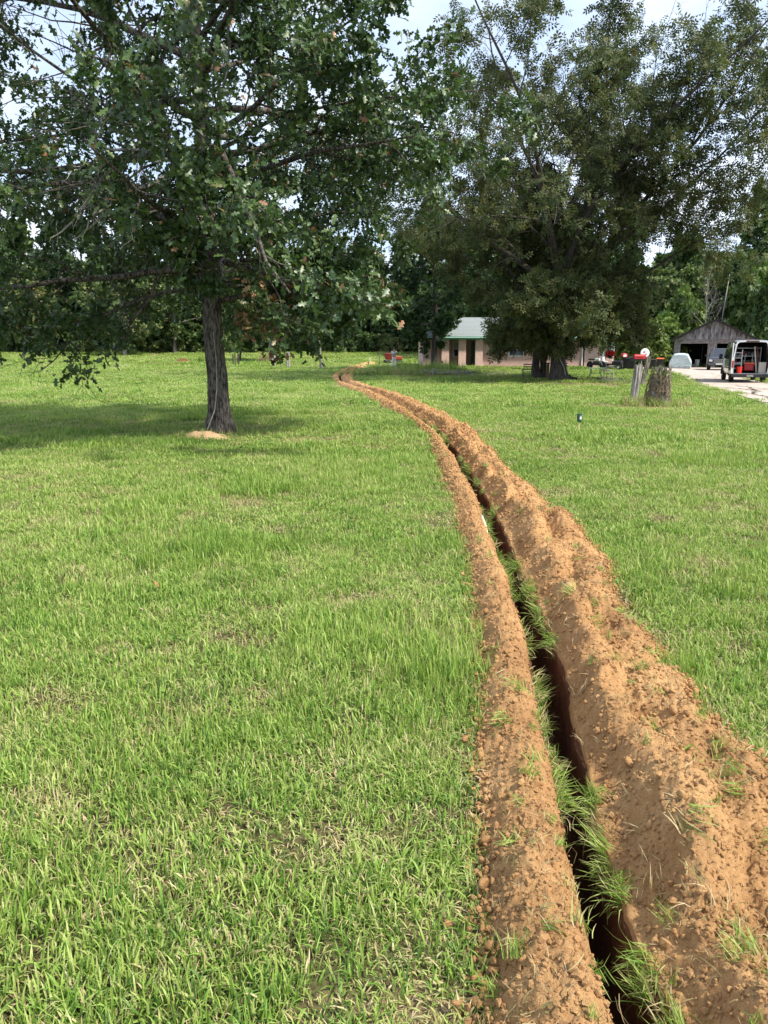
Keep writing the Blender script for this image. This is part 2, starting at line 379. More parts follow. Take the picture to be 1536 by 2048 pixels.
def side_sheet(sg):
    X = fCx(ys)[:, None]+sg*(hwz(ys)[:, None]+off[None]); Y = np.repeat(ys[:, None], len(off), 1)
    Z = terrain(X, Y)
    n, k = X.shape
    V = np.stack([X, Y, Z], -1).reshape(-1, 3)
    i = np.arange(n-1)[:, None]*k; j = np.arange(k-1)[None]
    F = np.stack([i+j, i+j+1, i+k+j+1, i+k+j], -1).reshape(-1, 4)
    if sg < 0: F = F[:, ::-1]
    return V, F
V1, F1 = side_sheet(1); V2, F2 = side_sheet(-1)
V = np.vstack([V1, V2]); F = np.vstack([F1, F2+len(V1)])
# beyond the end of the cut both sheets meet along one line
me = fast_mesh('lawn', V, F, tint=np.clip(dry_at(V[:, 0], V[:, 1])*0.8+1.0*((np.abs(V[:, 0]-fCx(V[:, 1])) < 0.2) & (V[:, 1] < TEND)), 0, 1), smooth=True)
lawn = link('lawn', me, M['lawn']); lawn['kind'] = 'structure'

st = [-4, -2, -1, 0]
y = 0.7
while y < TEND: st.append(y); y += max(0.010, 0.0062*y)
st.append(TEND); st = np.array(st)
def grid(X, Y, Z, name, flip=False, material=None):
    n, k = X.shape; i = np.arange(n-1)[:, None]*k; j = np.arange(k-1)[None]
    F = np.stack([i+j, i+j+1, i+k+j+1, i+k+j], -1).reshape(-1, 4)
    return link(name, fast_mesh(name, np.stack([X, Y, Z], -1).reshape(-1, 3), F, smooth=True), material)
# trench: two ragged walls and a floor of crumbs
prof = np.array([(-1.8, -.012), (-1, -.006), (-1.02, -.06), (-.97, -.14), (-1.0, -.24), (-.96, -.34), (-.9, -.44), (-.5, -.5), (0, -.52), (.5, -.5), (.9, -.44), (.96, -.34), (1.0, -.24), (.97, -.14), (1.02, -.06), (1, -.006), (1.8, -.012)])
Yt = np.repeat(st[:, None], len(prof), 1)
wv = 0.012*fbm(Yt*9, prof[None, :, 1]*14+prof[None, :, 0]*5, 3, 31); wv[:, [0, -1]] = 0; wv[:, [1, -2]] *= 2.2
endk = np.clip((TEND-st)/0.8, 0.02, 1)[:, None]
Xt = fCx(st)[:, None]+hw(st)[:, None]*prof[None, :, 0]+wv
Zt = terrain(fCx(st)[:, None]+0*Xt, Yt)+prof[None, :, 1]*endk+0.02*fbm(Xt*20, Yt*20, 3, 5)*(np.abs(prof[None, :, 0]) < .8)
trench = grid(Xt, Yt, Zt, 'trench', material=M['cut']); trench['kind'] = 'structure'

def bank(side):
    k = 44 if side < 0 else 72
    u = np.linspace(0, 1, k)
    inner = fCx(st)+side*(hw(st)-0.002+0.016*fbm(st*5, st*0+side, 3, 33))
    outer = (fL if side < 0 else fR)(st)
    outer = outer + (0.03 if side < 0 else 0.13)*fbm(st*1.6, st*0+2, 4, 41+side)*np.clip(4/np.maximum(st, 1), .3, 1)*np.clip(1.2, .2, 1)
    wdt = np.maximum(np.abs(outer-inner), 0.16)
    # blend out at the far end
    X = inner[:, None]+side*wdt[:, None]*u[None]; Y = np.repeat(st[:, None], k, 1)
    U = np.repeat(u[None], len(st), 0)
    lump = fbm(Y*1.3, Y*0+side, 3, 61)*np.clip(9/np.maximum(Y, 1), .2, 1); fall = np.clip(8/np.maximum(Y, 1), .15, 1)
    if side < 0:
        h = np.clip(0.42*wdt, 0.05, 0.15)[:, None]*(1+0.35*lump)
        P = np.sin(np.pi*np.clip(U, 0, 1)**0.72)**0.8
        P = P*(1-U**6)
    else:
        h = np.clip(0.25*wdt, 0.05, 0.165)[:, None]*(1+0.35*lump)
        heap = fall*fbm(Y*2.3+U*.8, U*2.2, 3, 71); r1 = (1+.5*heap)*np.exp(-((U-0.30-0.16*lump)/(0.17+.06*lump))**2); r2 = (.74+.75*fall*fbm(Y*1.7+9, U*1.5, 3, 73))*np.exp(-((U-0.66-0.25*fbm(Y*1.1, Y*0, 2, 77))/0.22)**2)
        P = np.clip(np.maximum(r1, r2)+0.25*np.minimum(r1, r2), 0, 1.1)*np.clip(U/0.12, 0, 1)**0.7*np.clip((1-U)/0.15, 0, 1)**0.8
        P = P+0.10*np.sin(np.pi*U)
    env = np.sin(np.pi*np.clip(U*0.96+0.02, 0, 1))**0.5
    rough = (0.030*fbm(X*14, Y*14, 3, 81)+0.030*np.abs(fbm(X*45, Y*45, 3, 91))+0.010*fbm(X*90, Y*90, 2, 97)+(0.03 if side < 0 else 0.055)*fbm(X*4.5, Y*4.5, 3, 95))
    edge_wob = 0.02*fbm(Y*6, U*3, 3, 99)*np.clip(1-U*4, 0, 1)
    X = X+side*np.abs(edge_wob)
    Z = terrain(X, Y)+h*P+rough*env*np.clip(wdt/0.3, .4, 1.3)[:, None]-0.02*(U > 0.995)+0.004
    Z[:, 0] = terrain(X[:, 0], Y[:, 0])-0.02
    return X, Y, Z
BX = {}
for side, nm, lab in ((-1, 'soil_bank', 'narrow rounded bank of loose orange soil along the left edge of the trench'), (1, 'soil_bank', 'wide lumpy bank of loose orange soil along the right edge of the trench')):
    X, Y, Z = bank(side); BX[side] = (X, Y, Z)
    o = grid(X, Y, Z, nm, material=M['soil']); tag(o, lab, 'soil bank'); BX[side] += (o,)
def bank_point(side, n, ymin, ymax, umin=0.05, umax=0.97, power=1.0):
    X, Y, Z, _ = BX[side]
    yy = ymin*(ymax/ymin)**(rs.rand(n)**power)
    i = np.clip(np.searchsorted(st, yy), 1, len(st)-1); k = X.shape[1]
    j = np.clip((umin+(umax-umin)*rs.rand(n))*(k-1), 0, k-1).astype(int)
    return np.stack([X[i, j]+rs.randn(n)*0.004, Y[i, j], Z[i, j]], -1)

# clods
def clod_mesh(seed):
    import bmesh
    r = np.random.RandomState(seed)
    bm = bmesh.new(); bmesh.ops.create_icosphere(bm, subdivisions=2 if seed < 50 else 1, radius=1)
    ax = r.uniform(0.75, 1.25, 3)
    for v in bm.verts:
        p = np.array(v.co); q = p*1.7+seed
        f = 1+0.8*float(vnoise(q[0]+q[2]*.7, q[1]-q[2]*.6, seed))+0.34*float(vnoise(q[0]*2.6, q[1]*2.6+q[2]*2.3, seed+9))
        v.co = p*f*ax*np.array((1, 1, 0.8))
    me = bpy.data.meshes.new('clod'); bm.to_mesh(me); bm.free()
    me.polygons.foreach_set('use_smooth', [seed < 50]*len(me.polygons)); me.materials.append(M['soil']); return me
CL = [clod_mesh(i) for i in range(6)]; CLs = [clod_mesh(60+i) for i in range(5)]
small = [bpy.data.objects.new('small_clod_%02d' % i, m) for i, m in enumerate(CLs)]
pts, scl = [], []
for side, n in ((-1, 15000), (1, 34000)):
    p = bank_point(side, n, 1.25, 32, 0.04, 0.985, 1.0); s = 0.0022+0.010*rs.rand(n)**5.0; s *= np.clip(p[:, 1]/4.5, 1, 3.2)
    pts.append(p); scl.append(s)
    n2 = n//8; p = bank_point(side, n2, 1.25, 14, 0.8, 1.0); p[:, 0] += side*np.abs(rs.randn(n2))*0.035; p[:, 2] = np.maximum(terrain(p[:, 0], p[:, 1])+0.004, p[:, 2]-0.01)
    pts.append(p); scl.append(0.0035+0.011*rs.rand(n2)**2.4)
for side, n in ((-1, 500), (1, 1500)):
    p = bank_point(side, n, 1.25, 11, 0.1, 1.0); pts.append(p); scl.append(0.006+0.012*rs.rand(n)**2.5)
pts = np.vstack(pts); scl = np.concatenate(scl); n = len(pts)
scatter('soil_crumbs', pts, rs.rand(n, 3)*6.28, scl[:, None]*np.ones(3), rs.randint(0, 5, n), small)
for side, n in ((-1, 60), (1, 190)):
    p = bank_point(side, n, 1.35, 9, 0.15, 1.0, 0.9); par = BX[side][3]
    if side < 0:
        m_ = rs.rand(n) < 0.5; q = bank_point(side, n, 1.4, 2.9, 0.85, 1.0); p[m_] = q[m_]
        p[m_, 0] -= np.abs(rs.randn(m_.sum()))*0.035
    for q in p:
        o = bpy.data.objects.new('clod', CL[rs.randint(6)]); COL.objects.link(o); o.parent = par
        s = 0.006+0.013*rs.rand()**2.2+0.0010*q[1]
        o.location = (q[0], q[1], max(tz(q[0], q[1])+s*0.3, q[2]+s*0.15)); o.scale = (s, s, s); o.rotation_euler = tuple(rs.rand(3)*6.28)

# ---------------------------------------------------------------- driveway (before the grass: the grass keeps off it)
DL0, DL1 = np.array(_g(1536, 812)), np.array(_g(1340, 741.5))
def drive_left(y): return DL0[0]+(y-DL0[1])*(DL1[0]-DL0[0])/(DL1[1]-DL0[1])
DW = 4.25
def on_drive(x, y):
    x = np.asarray(x); y = np.asarray(y); l = drive_left(y)
    l = np.where(y > 60, np.minimum(l, np.interp(y, [60, 63, 66], [24, 22.0, 21.6])), l)
    r = np.where(y > 55, np.interp(y, [55, 62], [drive_left(55)+DW, 36.5]), drive_left(y)+DW)
    r = np.maximum(r, l+.1)
    return (x > l) & (x < r) & (y < 73.5)
def on_bank(x, y):
    yy = np.clip(y, -4, TEND)
    return (x > fL(yy)+0.03) & (x < fR(yy)-0.03) & (y < TEND+0.3)
MD = _g(410, 872)
def blocked(x, y):
    h = ((x > 3) & (x < 21.6) & (y > 66.3) & (y < 76)) | (((x-MD[0])/.55)**2+((y-MD[1])/.30)**2 < 1)
    return on_drive(x, y) | on_bank(x, y) | h

# ---------------------------------------------------------------- grass
def tuft(name, seed, n, rad, h0, h1, width, lean, material, tmin=0.0, tmax=1.0, flat=1.0):
    r = np.random.RandomState(seed); V, F, T = [], [], []
    for b in range(n):
        a = r.rand()*6.283; q = rad*math.sqrt(r.rand()); base = np.array([q*math.cos(a), q*math.sin(a), -0.006])
        h = r.uniform(h0, h1); az = r.rand()*6.283; ln = abs(r.normal(0, lean)); d = np.array([math.cos(az), math.sin(az), 0]); s = np.array([-d[1], d[0], 0])
        sw = r.uniform(-.6, .6); s = s*math.cos(sw)+d*math.sin(sw)
        wd = width*r.uniform(.6, 1.25); p = base.copy(); ang = ln*0.35; k0 = len(V)*0+sum(len(x) for x in V)
        vs_ = []
        seg = 4
        for i in range(seg):
            ww = wd*(0.75, 1.0, 0.75, 0)[i]*0.5
            if i < 3: vs_ += [p-s*ww, p+s*ww]
            else: vs_ += [p]
            step = h/3
            p = p+(d*math.sin(ang)+np.array([0, 0, 1])*math.cos(ang)*flat)*step; ang += ln*0.55
        V.append(np.array(vs_)); F += [(k0, k0+1, k0+3), (k0, k0+3, k0+2), (k0+2, k0+3, k0+5), (k0+2, k0+5, k0+4), (k0+4, k0+5, k0+6)]
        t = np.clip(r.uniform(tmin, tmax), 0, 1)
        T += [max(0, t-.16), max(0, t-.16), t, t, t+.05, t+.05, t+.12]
    me = fast_mesh(name, np.vstack(V), np.array(F), np.array(T), smooth=True); me.materials.append(material)
    return bpy.data.objects.new(name, me)
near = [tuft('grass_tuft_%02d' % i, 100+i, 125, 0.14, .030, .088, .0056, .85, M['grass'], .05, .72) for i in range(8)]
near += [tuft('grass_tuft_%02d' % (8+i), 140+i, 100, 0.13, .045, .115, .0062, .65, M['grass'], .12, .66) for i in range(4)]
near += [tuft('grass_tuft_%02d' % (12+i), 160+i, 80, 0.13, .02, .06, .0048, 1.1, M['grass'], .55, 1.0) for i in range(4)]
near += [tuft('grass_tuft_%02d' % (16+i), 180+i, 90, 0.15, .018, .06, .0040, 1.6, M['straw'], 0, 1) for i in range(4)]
near += [tuft('grass_tuft_%02d' % (20+i), 400+i, 9, 0.045, .035, .06, .017, 1.5, M['grass'], .0, .3) for i in range(2)]
GP, GS, GI, GR = [], [], [], []
def sow(y0, y1, dens, sxy, sz, low=False):
    """tufts on the part of the lawn between two distances"""
    wmax = 0.62*y1+3.0; nn = int(dens*2*wmax*(y1-y0))
    x = rs.uniform(-wmax, wmax, nn); y = rs.uniform(y0, y1, nn)
    k = (np.abs(x) < 0.62*y+3.0) & ~blocked(x, y); x, y = x[k], y[k]; n = len(x)
    dry = dry_at(x, y); lush = fbm(x*0.8, y*0.8, 3, 23)
    keep = rs.rand(n) > dry*0.25; x, y, dry, lush = x[keep], y[keep], dry[keep], lush[keep]; n = len(x)
    r = rs.rand(n)
    idx = np.where(r < dry*1.3, rs.randint(14, 20, n), np.where(lush > 0.12+0.3*rs.rand(n), rs.randint(8, 12, n), rs.randint(0, 8, n)))
    idx = np.where((rs.rand(n) < 0.27), rs.randint(12, 20, n), idx); idx = np.where((rs.rand(n) < 0.035) & (y < 14), rs.randint(20, 22, n), idx)
    if low: idx = np.where(rs.rand(n) < .6, rs.randint(12, 16, n), rs.randint(16, 20, n))
    GP.append(np.stack([x, y, terrain(x, y)], -1)); GI.append(idx)
    s = rs.uniform(.8, 1.25, n); hz = sz*rs.uniform(.7, 1.25, n)*(1+0.6*np.clip(lush, -.5, .7))*(1-0.45*dry)
    GS.append(np.stack([s*sxy, s*sxy, hz], -1)); GR.append(np.stack([rs.randn(n)*.08, rs.randn(n)*.08, rs.rand(n)*6.283], -1))
sow(-1.5, 3.2, 125, 1.0, 1.0); sow(3.2, 6.5, 95, 1.1, 1.0); sow(6.5, 12, 52, 1.35, 1.05); sow(12, 22, 24, 2.0, 1.15); sow(-1.5, 4, 60, 1.1, .9, True); sow(4, 10, 30, 1.3, .9, True); sow(10, 20, 9, 1.9, .9, True); sow(22, 40, 7.5, 3.2, 1.3); sow(40, 70, 3.0, 5.2, 1.6); sow(70, 125, 1.3, 8.5, 2.2)
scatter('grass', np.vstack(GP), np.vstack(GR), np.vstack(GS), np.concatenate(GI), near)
print('tufts', sum(map(len, GI)))
# grass left along the lips of the cut, leaning into it, and torn grass thrown on the banks
lip = [tuft('lip_grass_%02d' % i, 300+i, 26, 0.05, .06, .17, .0048, .8, M['grass'], .1, .75) for i in range(4)]
lip += [tuft('lip_grass_%02d' % (4+i), 320+i, 16, 0.05, .04, .13, .0040, 1.0, M['straw'], 0, 1) for i in range(3)]
lip += [tuft('lip_grass_%02d' % (7+i), 340+i, 7, 0.10, .05, .15, .0034, 1.5, M['straw'], 0, 1) for i in range(3)]
P, Ro, S, I = [], [], [], []
for side in (-1, 1):
    n = 620; yy = 1.2*(40/1.2)**rs.rand(n); k = fbm(yy*2.2, yy*0+side*4, 3, 17) > np.where(yy < 3.2, .07 if side > 0 else -.08, -0.10 if side > 0 else -0.2); yy = yy[k]; n = len(yy)
    x = fCx(yy)+side*(hw(yy)+rs.uniform(-0.008, 0.03, n)); z = terrain(x, yy)+rs.uniform(-.05, .015, n)
    P.append(np.stack([x, yy, z], -1)); tilt = rs.uniform(.35, 1.35, n)
    # lean across the cut: turn about the y axis, away from the bank
    Ro.append(np.stack([rs.randn(n)*.7, -side*tilt, rs.randn(n)*0.6], -1))
    s = rs.uniform(.35, 1.0, n); S.append(np.stack([s, s, s], -1)); I.append(np.where(rs.rand(n) < .55, rs.randint(0, 4, n), rs.randint(4, 7, n)))
for side, n in ((-1, 330), (1, 900)):
    p = bank_point(side, n, 1.2, 28, 0.08, 0.97); k = (fbm(p[:, 0]*3.2, p[:, 1]*3.2, 3, 51) > (0.10 if side < 0 else 0.0)) | (rs.rand(n) < .15); p = p[k]; n = len(p)
    P.append(p); Ro.append(np.stack([rs.randn(n)*.9, rs.randn(n)*.9, rs.rand(n)*6.28], -1)); s = rs.uniform(.35, .9, n); S.append(np.stack([s, s, s*.8], -1))
    r = rs.rand(n); I.append(np.where(r < .22, rs.randint(0, 4, n), np.where(r < .5, rs.randint(4, 7, n), rs.randint(7, 10, n))))
scatter('trench_grass', np.vstack(P), np.vstack(Ro), np.vstack(S), np.concatenate(I), lip)
# ---------------------------------------------------------------- trees
class Wood:
    def __init__(s): s.V = []; s.F = []; s.n = 0; s.A = []
    def tube(s, P, Rr, k):
        v, f = tube_arrays(P, Rr, k); s.V.append(v); s.F.append(f+s.n); s.n += len(v)
    def mesh(s, name):
        return fast_mesh(name, np.vstack(s.V), np.vstack(s.F), smooth=True)
def nrm(v): return v/(np.linalg.norm(v)+1e-9)
def grow(r, W, p, d, L, rad, lv, cfg, taper=0.2):
    c = cfg[lv]; n = c['n']; P = [p]; D = [d]; d = d.copy(); st_ = L/n
    for i in range(n):
        d = d+r.normal(0, c['wig'], 3); d[2] += c['trop']*(1 if c.get('late') is None else (i/n)*2); d = nrm(d)
        p = p+d*st_; P.append(p); D.append(d)
    P = np.array(P); t = np.linspace(0, 1, n+1)
    Rr = np.maximum(rad*(1-(1-taper)*t), 0.004)
    if rad > c.get('rmin', 0.0): W.tube(P, Rr, c['k'])
    if c.get('leaf'):
        m = c['leaf']
        for q in (np.arange(m)+r.rand(m))/m*(1-c.get('l0', .1))+c.get('l0', .1):
            j = min(int(q*n), n-1); f = q*n-j
            W.A.append((P[j]*(1-f)+P[j+1]*f, D[j+1]))
    if lv+1 < len(cfg):
        m = c['kids']; m = max(1, int(round(m*r.uniform(.8, 1.2)*(L/c['Lref'] if 'Lref' in c else 1))))
        for q in (np.arange(m)+r.rand(m))/m*(1-c['t0'])+c['t0']:
            q = min(q, .999); j = min(int(q*n), n-1); f = q*n-j
            b = P[j]*(1-f)+P[j+1]*f; dd = D[j+1]
            e = r.normal(0, 1, 3); e -= dd*(e@dd); e[2] *= c.get('flat', 1); e = nrm(e)
            a = R(c['ang']*r.uniform(.65, 1.25)); nd = nrm(dd*math.cos(a)+e*math.sin(a))
            grow(r, W, b, nd, L*c['lf']*(1.2-.65*q)*r.uniform(.65, 1.25), Rr[j]*c.get('rf', .5)*r.uniform(.8, 1.1), lv+1, cfg)
# leaf outlines, one unit long along +y, facing +z
def oak_tmpl():
    v = [(0, 0, 0), (0, .36, .0), (0, .64, 0), (0, 1, -.08)]; f = []
    for s in (1, -1):
        o = len(v); v += [(s*.19, .22, .05), (s*.09, .36, .02), (s*.34, .54, .08), (s*.12, .66, .02), (s*.22, .84, .03)]
        a, b, c, d, e = range(o, o+5); q = [(0, a, b), (0, b, 1), (1, b, c), (1, c, 2), (2, c, d), (2, d, e), (2, e, 3)]
        f += q if s > 0 else [t[::-1] for t in q]
    return np.array(v), np.array(f)
def pecan_tmpl():
    v, f = [], []
    for (y0, sx, sy) in ((.22, 1, .1), (.22, -1, .1), (.5, 1, .25), (.5, -1, .25), (.72, 1, .6), (.72, -1, .6), (.8, 0, 1)):
        a = np.array([sx, sy, -.35]); a = a/np.linalg.norm(a)*.46; s = np.array([-a[1], a[0], 0]); s = s/np.linalg.norm(s)*.10
        b = np.array([0, y0, -.12*y0*y0]); o = len(v)
        v += [b, b+a*.5+s, b+a, b+a*.5-s]; f += [(o, o+1, o+2), (o, o+2, o+3)]
    return np.array(v), np.array(f)
def card_tmpl():
    return np.array([(0, 0, 0), (.30, .5, .06), (0, 1, 0), (-.30, .5, .06)]), np.array([(0, 1, 2), (0, 2, 3)])
def spray_tmpl():
    """a little spray of five pointed leaves"""
    v, f = [], []
    for a, l, z in ((0, 1, 0), (.7, .8, .15), (-.75, .8, -.1), (1.5, .6, -.2), (-1.45, .62, .2)):
        d = np.array([math.sin(a), math.cos(a), z]); s = np.array([d[1], -d[0], .25]); s *= .2/np.linalg.norm(s); d *= l; o = len(v)
        v += [(0, 0, 0), d*.5+s, d, d*.5-s]; f += [(o, o+1, o+2), (o, o+2, o+3)]
    return np.array(v), np.array(f)
TM = {'oak': oak_tmpl(), 'pecan': pecan_tmpl(), 'card': card_tmpl(), 'spray': spray_tmpl()}
def leaves(name, r, W, kind, per, size, spread, material, center=None, tint=(.25, .7), up=.9, droop=.25, brown=None, outw=.4):
    A = np.array([a for a, _ in W.A]); D = np.array([d for _, d in W.A])
    A = np.repeat(A, per, 0); D = np.repeat(D, per, 0); n = len(A)
    P = A+r.normal(0, spread, (n, 3))
    d = D*.5+r.normal(0, .75, (n, 3)); d[:, 2] -= droop; d /= np.linalg.norm(d, axis=1)[:, None]
    N_ = r.normal(0, .7, (n, 3)); N_[:, 2] += up
    if center is not None:
        q = P-np.array(center); q /= np.linalg.norm(q, axis=1)[:, None]+1e-6; N_ += outw*q
    X = np.cross(d, N_); X /= np.linalg.norm(X, axis=1)[:, None]+1e-9; N_ = np.cross(X, d)
    S = size*r.uniform(.65, 1.25, n)
    tv, tf = TM[kind]; k = len(tv)
    V = P[:, None]+S[:, None, None]*(tv[None, :, 0:1]*X[:, None]+tv[None, :, 1:2]*d[:, None]+tv[None, :, 2:3]*N_[:, None])
    F = (np.arange(n)*k)[:, None, None]+tf[None]
    T = r.uniform(tint[0], tint[1], n)
    if brown is not None: T = brown(P, T, r)
    me = fast_mesh(name, V.reshape(-1, 3), F.reshape(-1, 3), np.repeat(T, k)); me.materials.append(material)
    return me
def make_tree(name, label, cat, loc, W, crown_me, bark, rz=0, group=None, scale=1):
    t = thing(name, label, cat, loc, rz, group); t.scale = (scale,)*3
    me = W.mesh('trunk'); me.materials.append(bark); link('trunk', me, None, t)
    if crown_me is not None: link('crown', crown_me, None, t)
    return t
def trunk_line(r, H, lean=(0, 0), wig=.03, n=22):
    z = np.linspace(-.25, H, n); x = np.cumsum(r.normal(0, wig, n)); y = np.cumsum(r.normal(0, wig, n)); x -= x[1]; y -= y[1]
    return np.stack([x+lean[0]*z/H, y+lean[1]*z/H, z], -1)
def at_z(P, z):
    return np.array([np.interp(z, P[:, 2], P[:, i]) for i in range(3)])

# the big oak at the left -------------------------------------------------
r = np.random.RandomState(21)
OAK = gp(441, 868)
W = Wood()
TP = trunk_line(r, 13.5, (-0.25, 0.1), .014, 40)
z = TP[:, 2]; Rt = 0.205*np.clip(1-z/15.5, .12, 1)**.8+0.15*np.exp(-np.clip(z+.05, 0, 9)/.24)
# the trunk as its own finely ribbed surface
k = 72; rows = 110
zz = np.concatenate([np.linspace(-.25, 3.2, 70), np.linspace(3.3, 13.5, 40)])
Pz = np.array([at_z(TP, q) for q in zz]); Rz = np.interp(zz, z, Rt); aa = 2*np.pi*np.arange(k)/k
ZA, AA = np.meshgrid(zz, aa, indexing='ij')
rib = 0.5-np.abs(fbm(AA*0+np.cos(AA)*5.5+np.sin(AA)*1.2+ZA*.35, np.sin(AA)*5.5+ZA*.55, 3, 3))
rib2 = fbm(np.cos(AA)*9+ZA*.5, np.sin(AA)*9+ZA*1.3, 3, 8)
but = 0.08*np.cos(AA*5+1.0+.5*np.cos(AA*2))*np.exp(-np.clip(ZA, 0, 9)/.3)
RR = Rz[:, None]*(1+.10*(rib-.3)+.09*rib2)+but
V = np.stack([Pz[:, None, 0]+RR*np.cos(AA), Pz[:, None, 1]+RR*np.sin(AA), np.repeat(zz[:, None], k, 1)], -1)
i = np.arange(len(zz)-1)[:, None]*k; j = np.arange(k)[None]; F = np.stack([i+j, i+(j+1) % k, i+k+(j+1) % k, i+k+j], -1).reshape(-1, 4)
W.V.append(V.reshape(-1, 3)); W.F.append(F); W.n = k*len(zz)
cfg = [None,
       dict(n=9, wig=.11, trop=-.012, k=7, kids=11, t0=.16, ang=58, lf=.42, flat=.75, rf=.45, Lref=5.0, leaf=7, l0=.5),
       dict(n=6, wig=.16, trop=-.02, k=5, kids=7, t0=.12, ang=52, lf=.42, flat=.8, rf=.5, leaf=5, l0=.3),
       dict(n=3, wig=.2, trop=-.03, k=3, kids=0, t0=0, ang=0, lf=0, leaf=6, l0=.1)]
hs = np.concatenate([np.linspace(2.55, 6.0, 22), np.linspace(6.2, 12.8, 30)])
for q, h in enumerate(hs):
    az = q*2.399+r.uniform(-.4, .4)
    f = (h-2.5)/10.5
    L = (4.6+1.5*math.sin(min(1, f*2.2)*math.pi/2))*(1-.62*max(0, f-.35)/.65)*r.uniform(.82, 1.12)
    el = R(-4+52*f+r.uniform(-9, 9)) if h > 3.4 else R(r.uniform(-14, 4))
    d = np.array([math.cos(az)*math.cos(el), math.sin(az)*math.cos(el), math.sin(el)])
    if h < 3.2 and d[0] > -.2: L *= .66
    elif h < 4.0 and d[0] > -.2: L *= .86
    elif d[0] > .25: L *= .84
    if d[1] < -.55 and h < 3.6: L *= .7
    grow(r, W, at_z(TP, h), d, L, .020+.012*L*(1-.45*f), 1, cfg)
# the low boughs the photograph shows: out to the left and down, and out to the right at head height
for (h, az, el, L) in ((2.75, 3.05, -8, 4.6), (2.9, -.12, 2, 2.8), (3.3, .15, 3, 3.6), (5.2, -.5, 18, 5.4), (5.2, 3.75, 14, 5.6), (3.2, -1.45, -2, 1.7), (4.0, -1.6, 4, 2.0)):
    el = R(el); d = np.array([math.cos(az)*math.cos(el), math.sin(az)*math.cos(el), math.sin(el)])
    grow(r, W, at_z(TP, h), d, L, .042, 1, cfg)
W.A = [(p, d) for p, d in W.A if p[2] > 1.1 and ((p[0] > .6 and p[2] > 2.9) or fbm(p[0]*.62+p[2]*.35, p[1]*.62-p[2]*.55, 2, 19) > (-.29 if p[2] > 3.4 else .04))]
def oak_brown(P, T, r):
    low = np.clip((3.4-P[:, 2])/2.0, 0, 1)*(P[:, 0] > .3)
    pat = fbm(P[:, 0]*1.1, P[:, 2]*1.1+P[:, 1], 3, 5)
    T = np.where((pat > .23) & (r.rand(len(T)) < .05+.7*low), r.uniform(.78, 1.0, len(T)), T)
    return np.where(r.rand(len(T)) < .006, r.uniform(.85, 1, len(T)), T)
cm = leaves('crown', r, W, 'oak', 4, .145, .070, M['oak_leaf'], center=(0, 0, 6), tint=(.12, .66), brown=oak_brown)
print('oak leaf anchors', len(W.A), 'tris', len(cm.polygons))
oak = make_tree('oak_tree', 'big spreading oak with dark lobed leaves standing at the left of the trench', 'tree', OAK, W, cm, M['bark'])
# pale dead boughs hanging in it
def dead(parent, base, lines, rad):
    g = Geo()
    for li, (ln) in enumerate(lines):
        P = np.array([atY(px, py, Y)-base for (px, py, Y) in ln]); t = np.linspace(0, 1, len(P)); tt = np.linspace(0, 1, len(P)*4)
        Q = np.array([np.interp(tt, t, P[:, i]) for i in range(3)]).T+r.normal(0, .012, (len(tt), 3))
        rr = rad*(1-.8*tt)*(1 if li == 0 else .55)+.003
        g.tube(Q, rr, 5)
        for s in range(len(tt)//2):
            a = r.randint(2, len(tt)-1); d = r.normal(0, 1, 3); d[2] -= .4; d = nrm(d)*r.uniform(.12, .4)
            g.tube([Q[a], Q[a]+d*.5+r.normal(0, .02, 3), Q[a]+d], [rr[a]*.5+.002, .004, .002], 3)
    return g.obj('dead_branch', M['deadwood'], parent, smooth=True)
Yb = OAK[1]-1.7
dead(oak, OAK, [[(425, 300, OAK[1]-.3), (345, 299, Yb), (270, 298, Yb-.2), (200, 300, Yb-.4), (182, 335, Yb-.5), (178, 385, Yb-.5)], [(182, 325, Yb-.5), (160, 335, Yb-.6), (132, 348, Yb-.7)]], .035)
dead(oak, OAK, [[(395, 350, OAK[1]-.3), (330, 352, Yb+.3), (290, 375, Yb), (240, 402, Yb-.2), (205, 432, Yb-.3), (150, 482, Yb-.4)], [(180, 395, Yb-.3), (150, 440, Yb-.4), (95, 484, Yb-.5)], [(240, 402, Yb-.2), (185, 430, Yb-.5), (165, 470, Yb-.5)]], .045)
dead(oak, OAK, [[(428, 408, OAK[1]-.25), (365, 412, Yb+.2), (310, 420, Yb+.1), (270, 445, Yb), (225, 470, Yb)]], .04)
dead(oak, OAK, [[(450, 505, OAK[1]-.25), (440, 530, OAK[1]-.9), (446, 550, OAK[1]-1), (432, 595, OAK[1]-1)], [(446, 540, OAK[1]-1), (410, 540, OAK[1]-1), (375, 530, OAK[1]-1)]], .02)
# a vine stem climbing the bark
vp = []
for h, a in ((.0, -2.4), (.25, -2.1), (.5, -1.75), (.9, -1.45), (1.4, -1.3), (2.0, -1.35)):
    c = at_z(TP, h); q = np.interp(h, z, Rt)*1.07+.012; vp.append(c+np.array([math.cos(a)*q, math.sin(a)*q, 0]))
Geo().tube(np.array(vp), np.linspace(.014, .007, 6), 6).obj('vine_stem', M['deadwood'], oak, smooth=True)

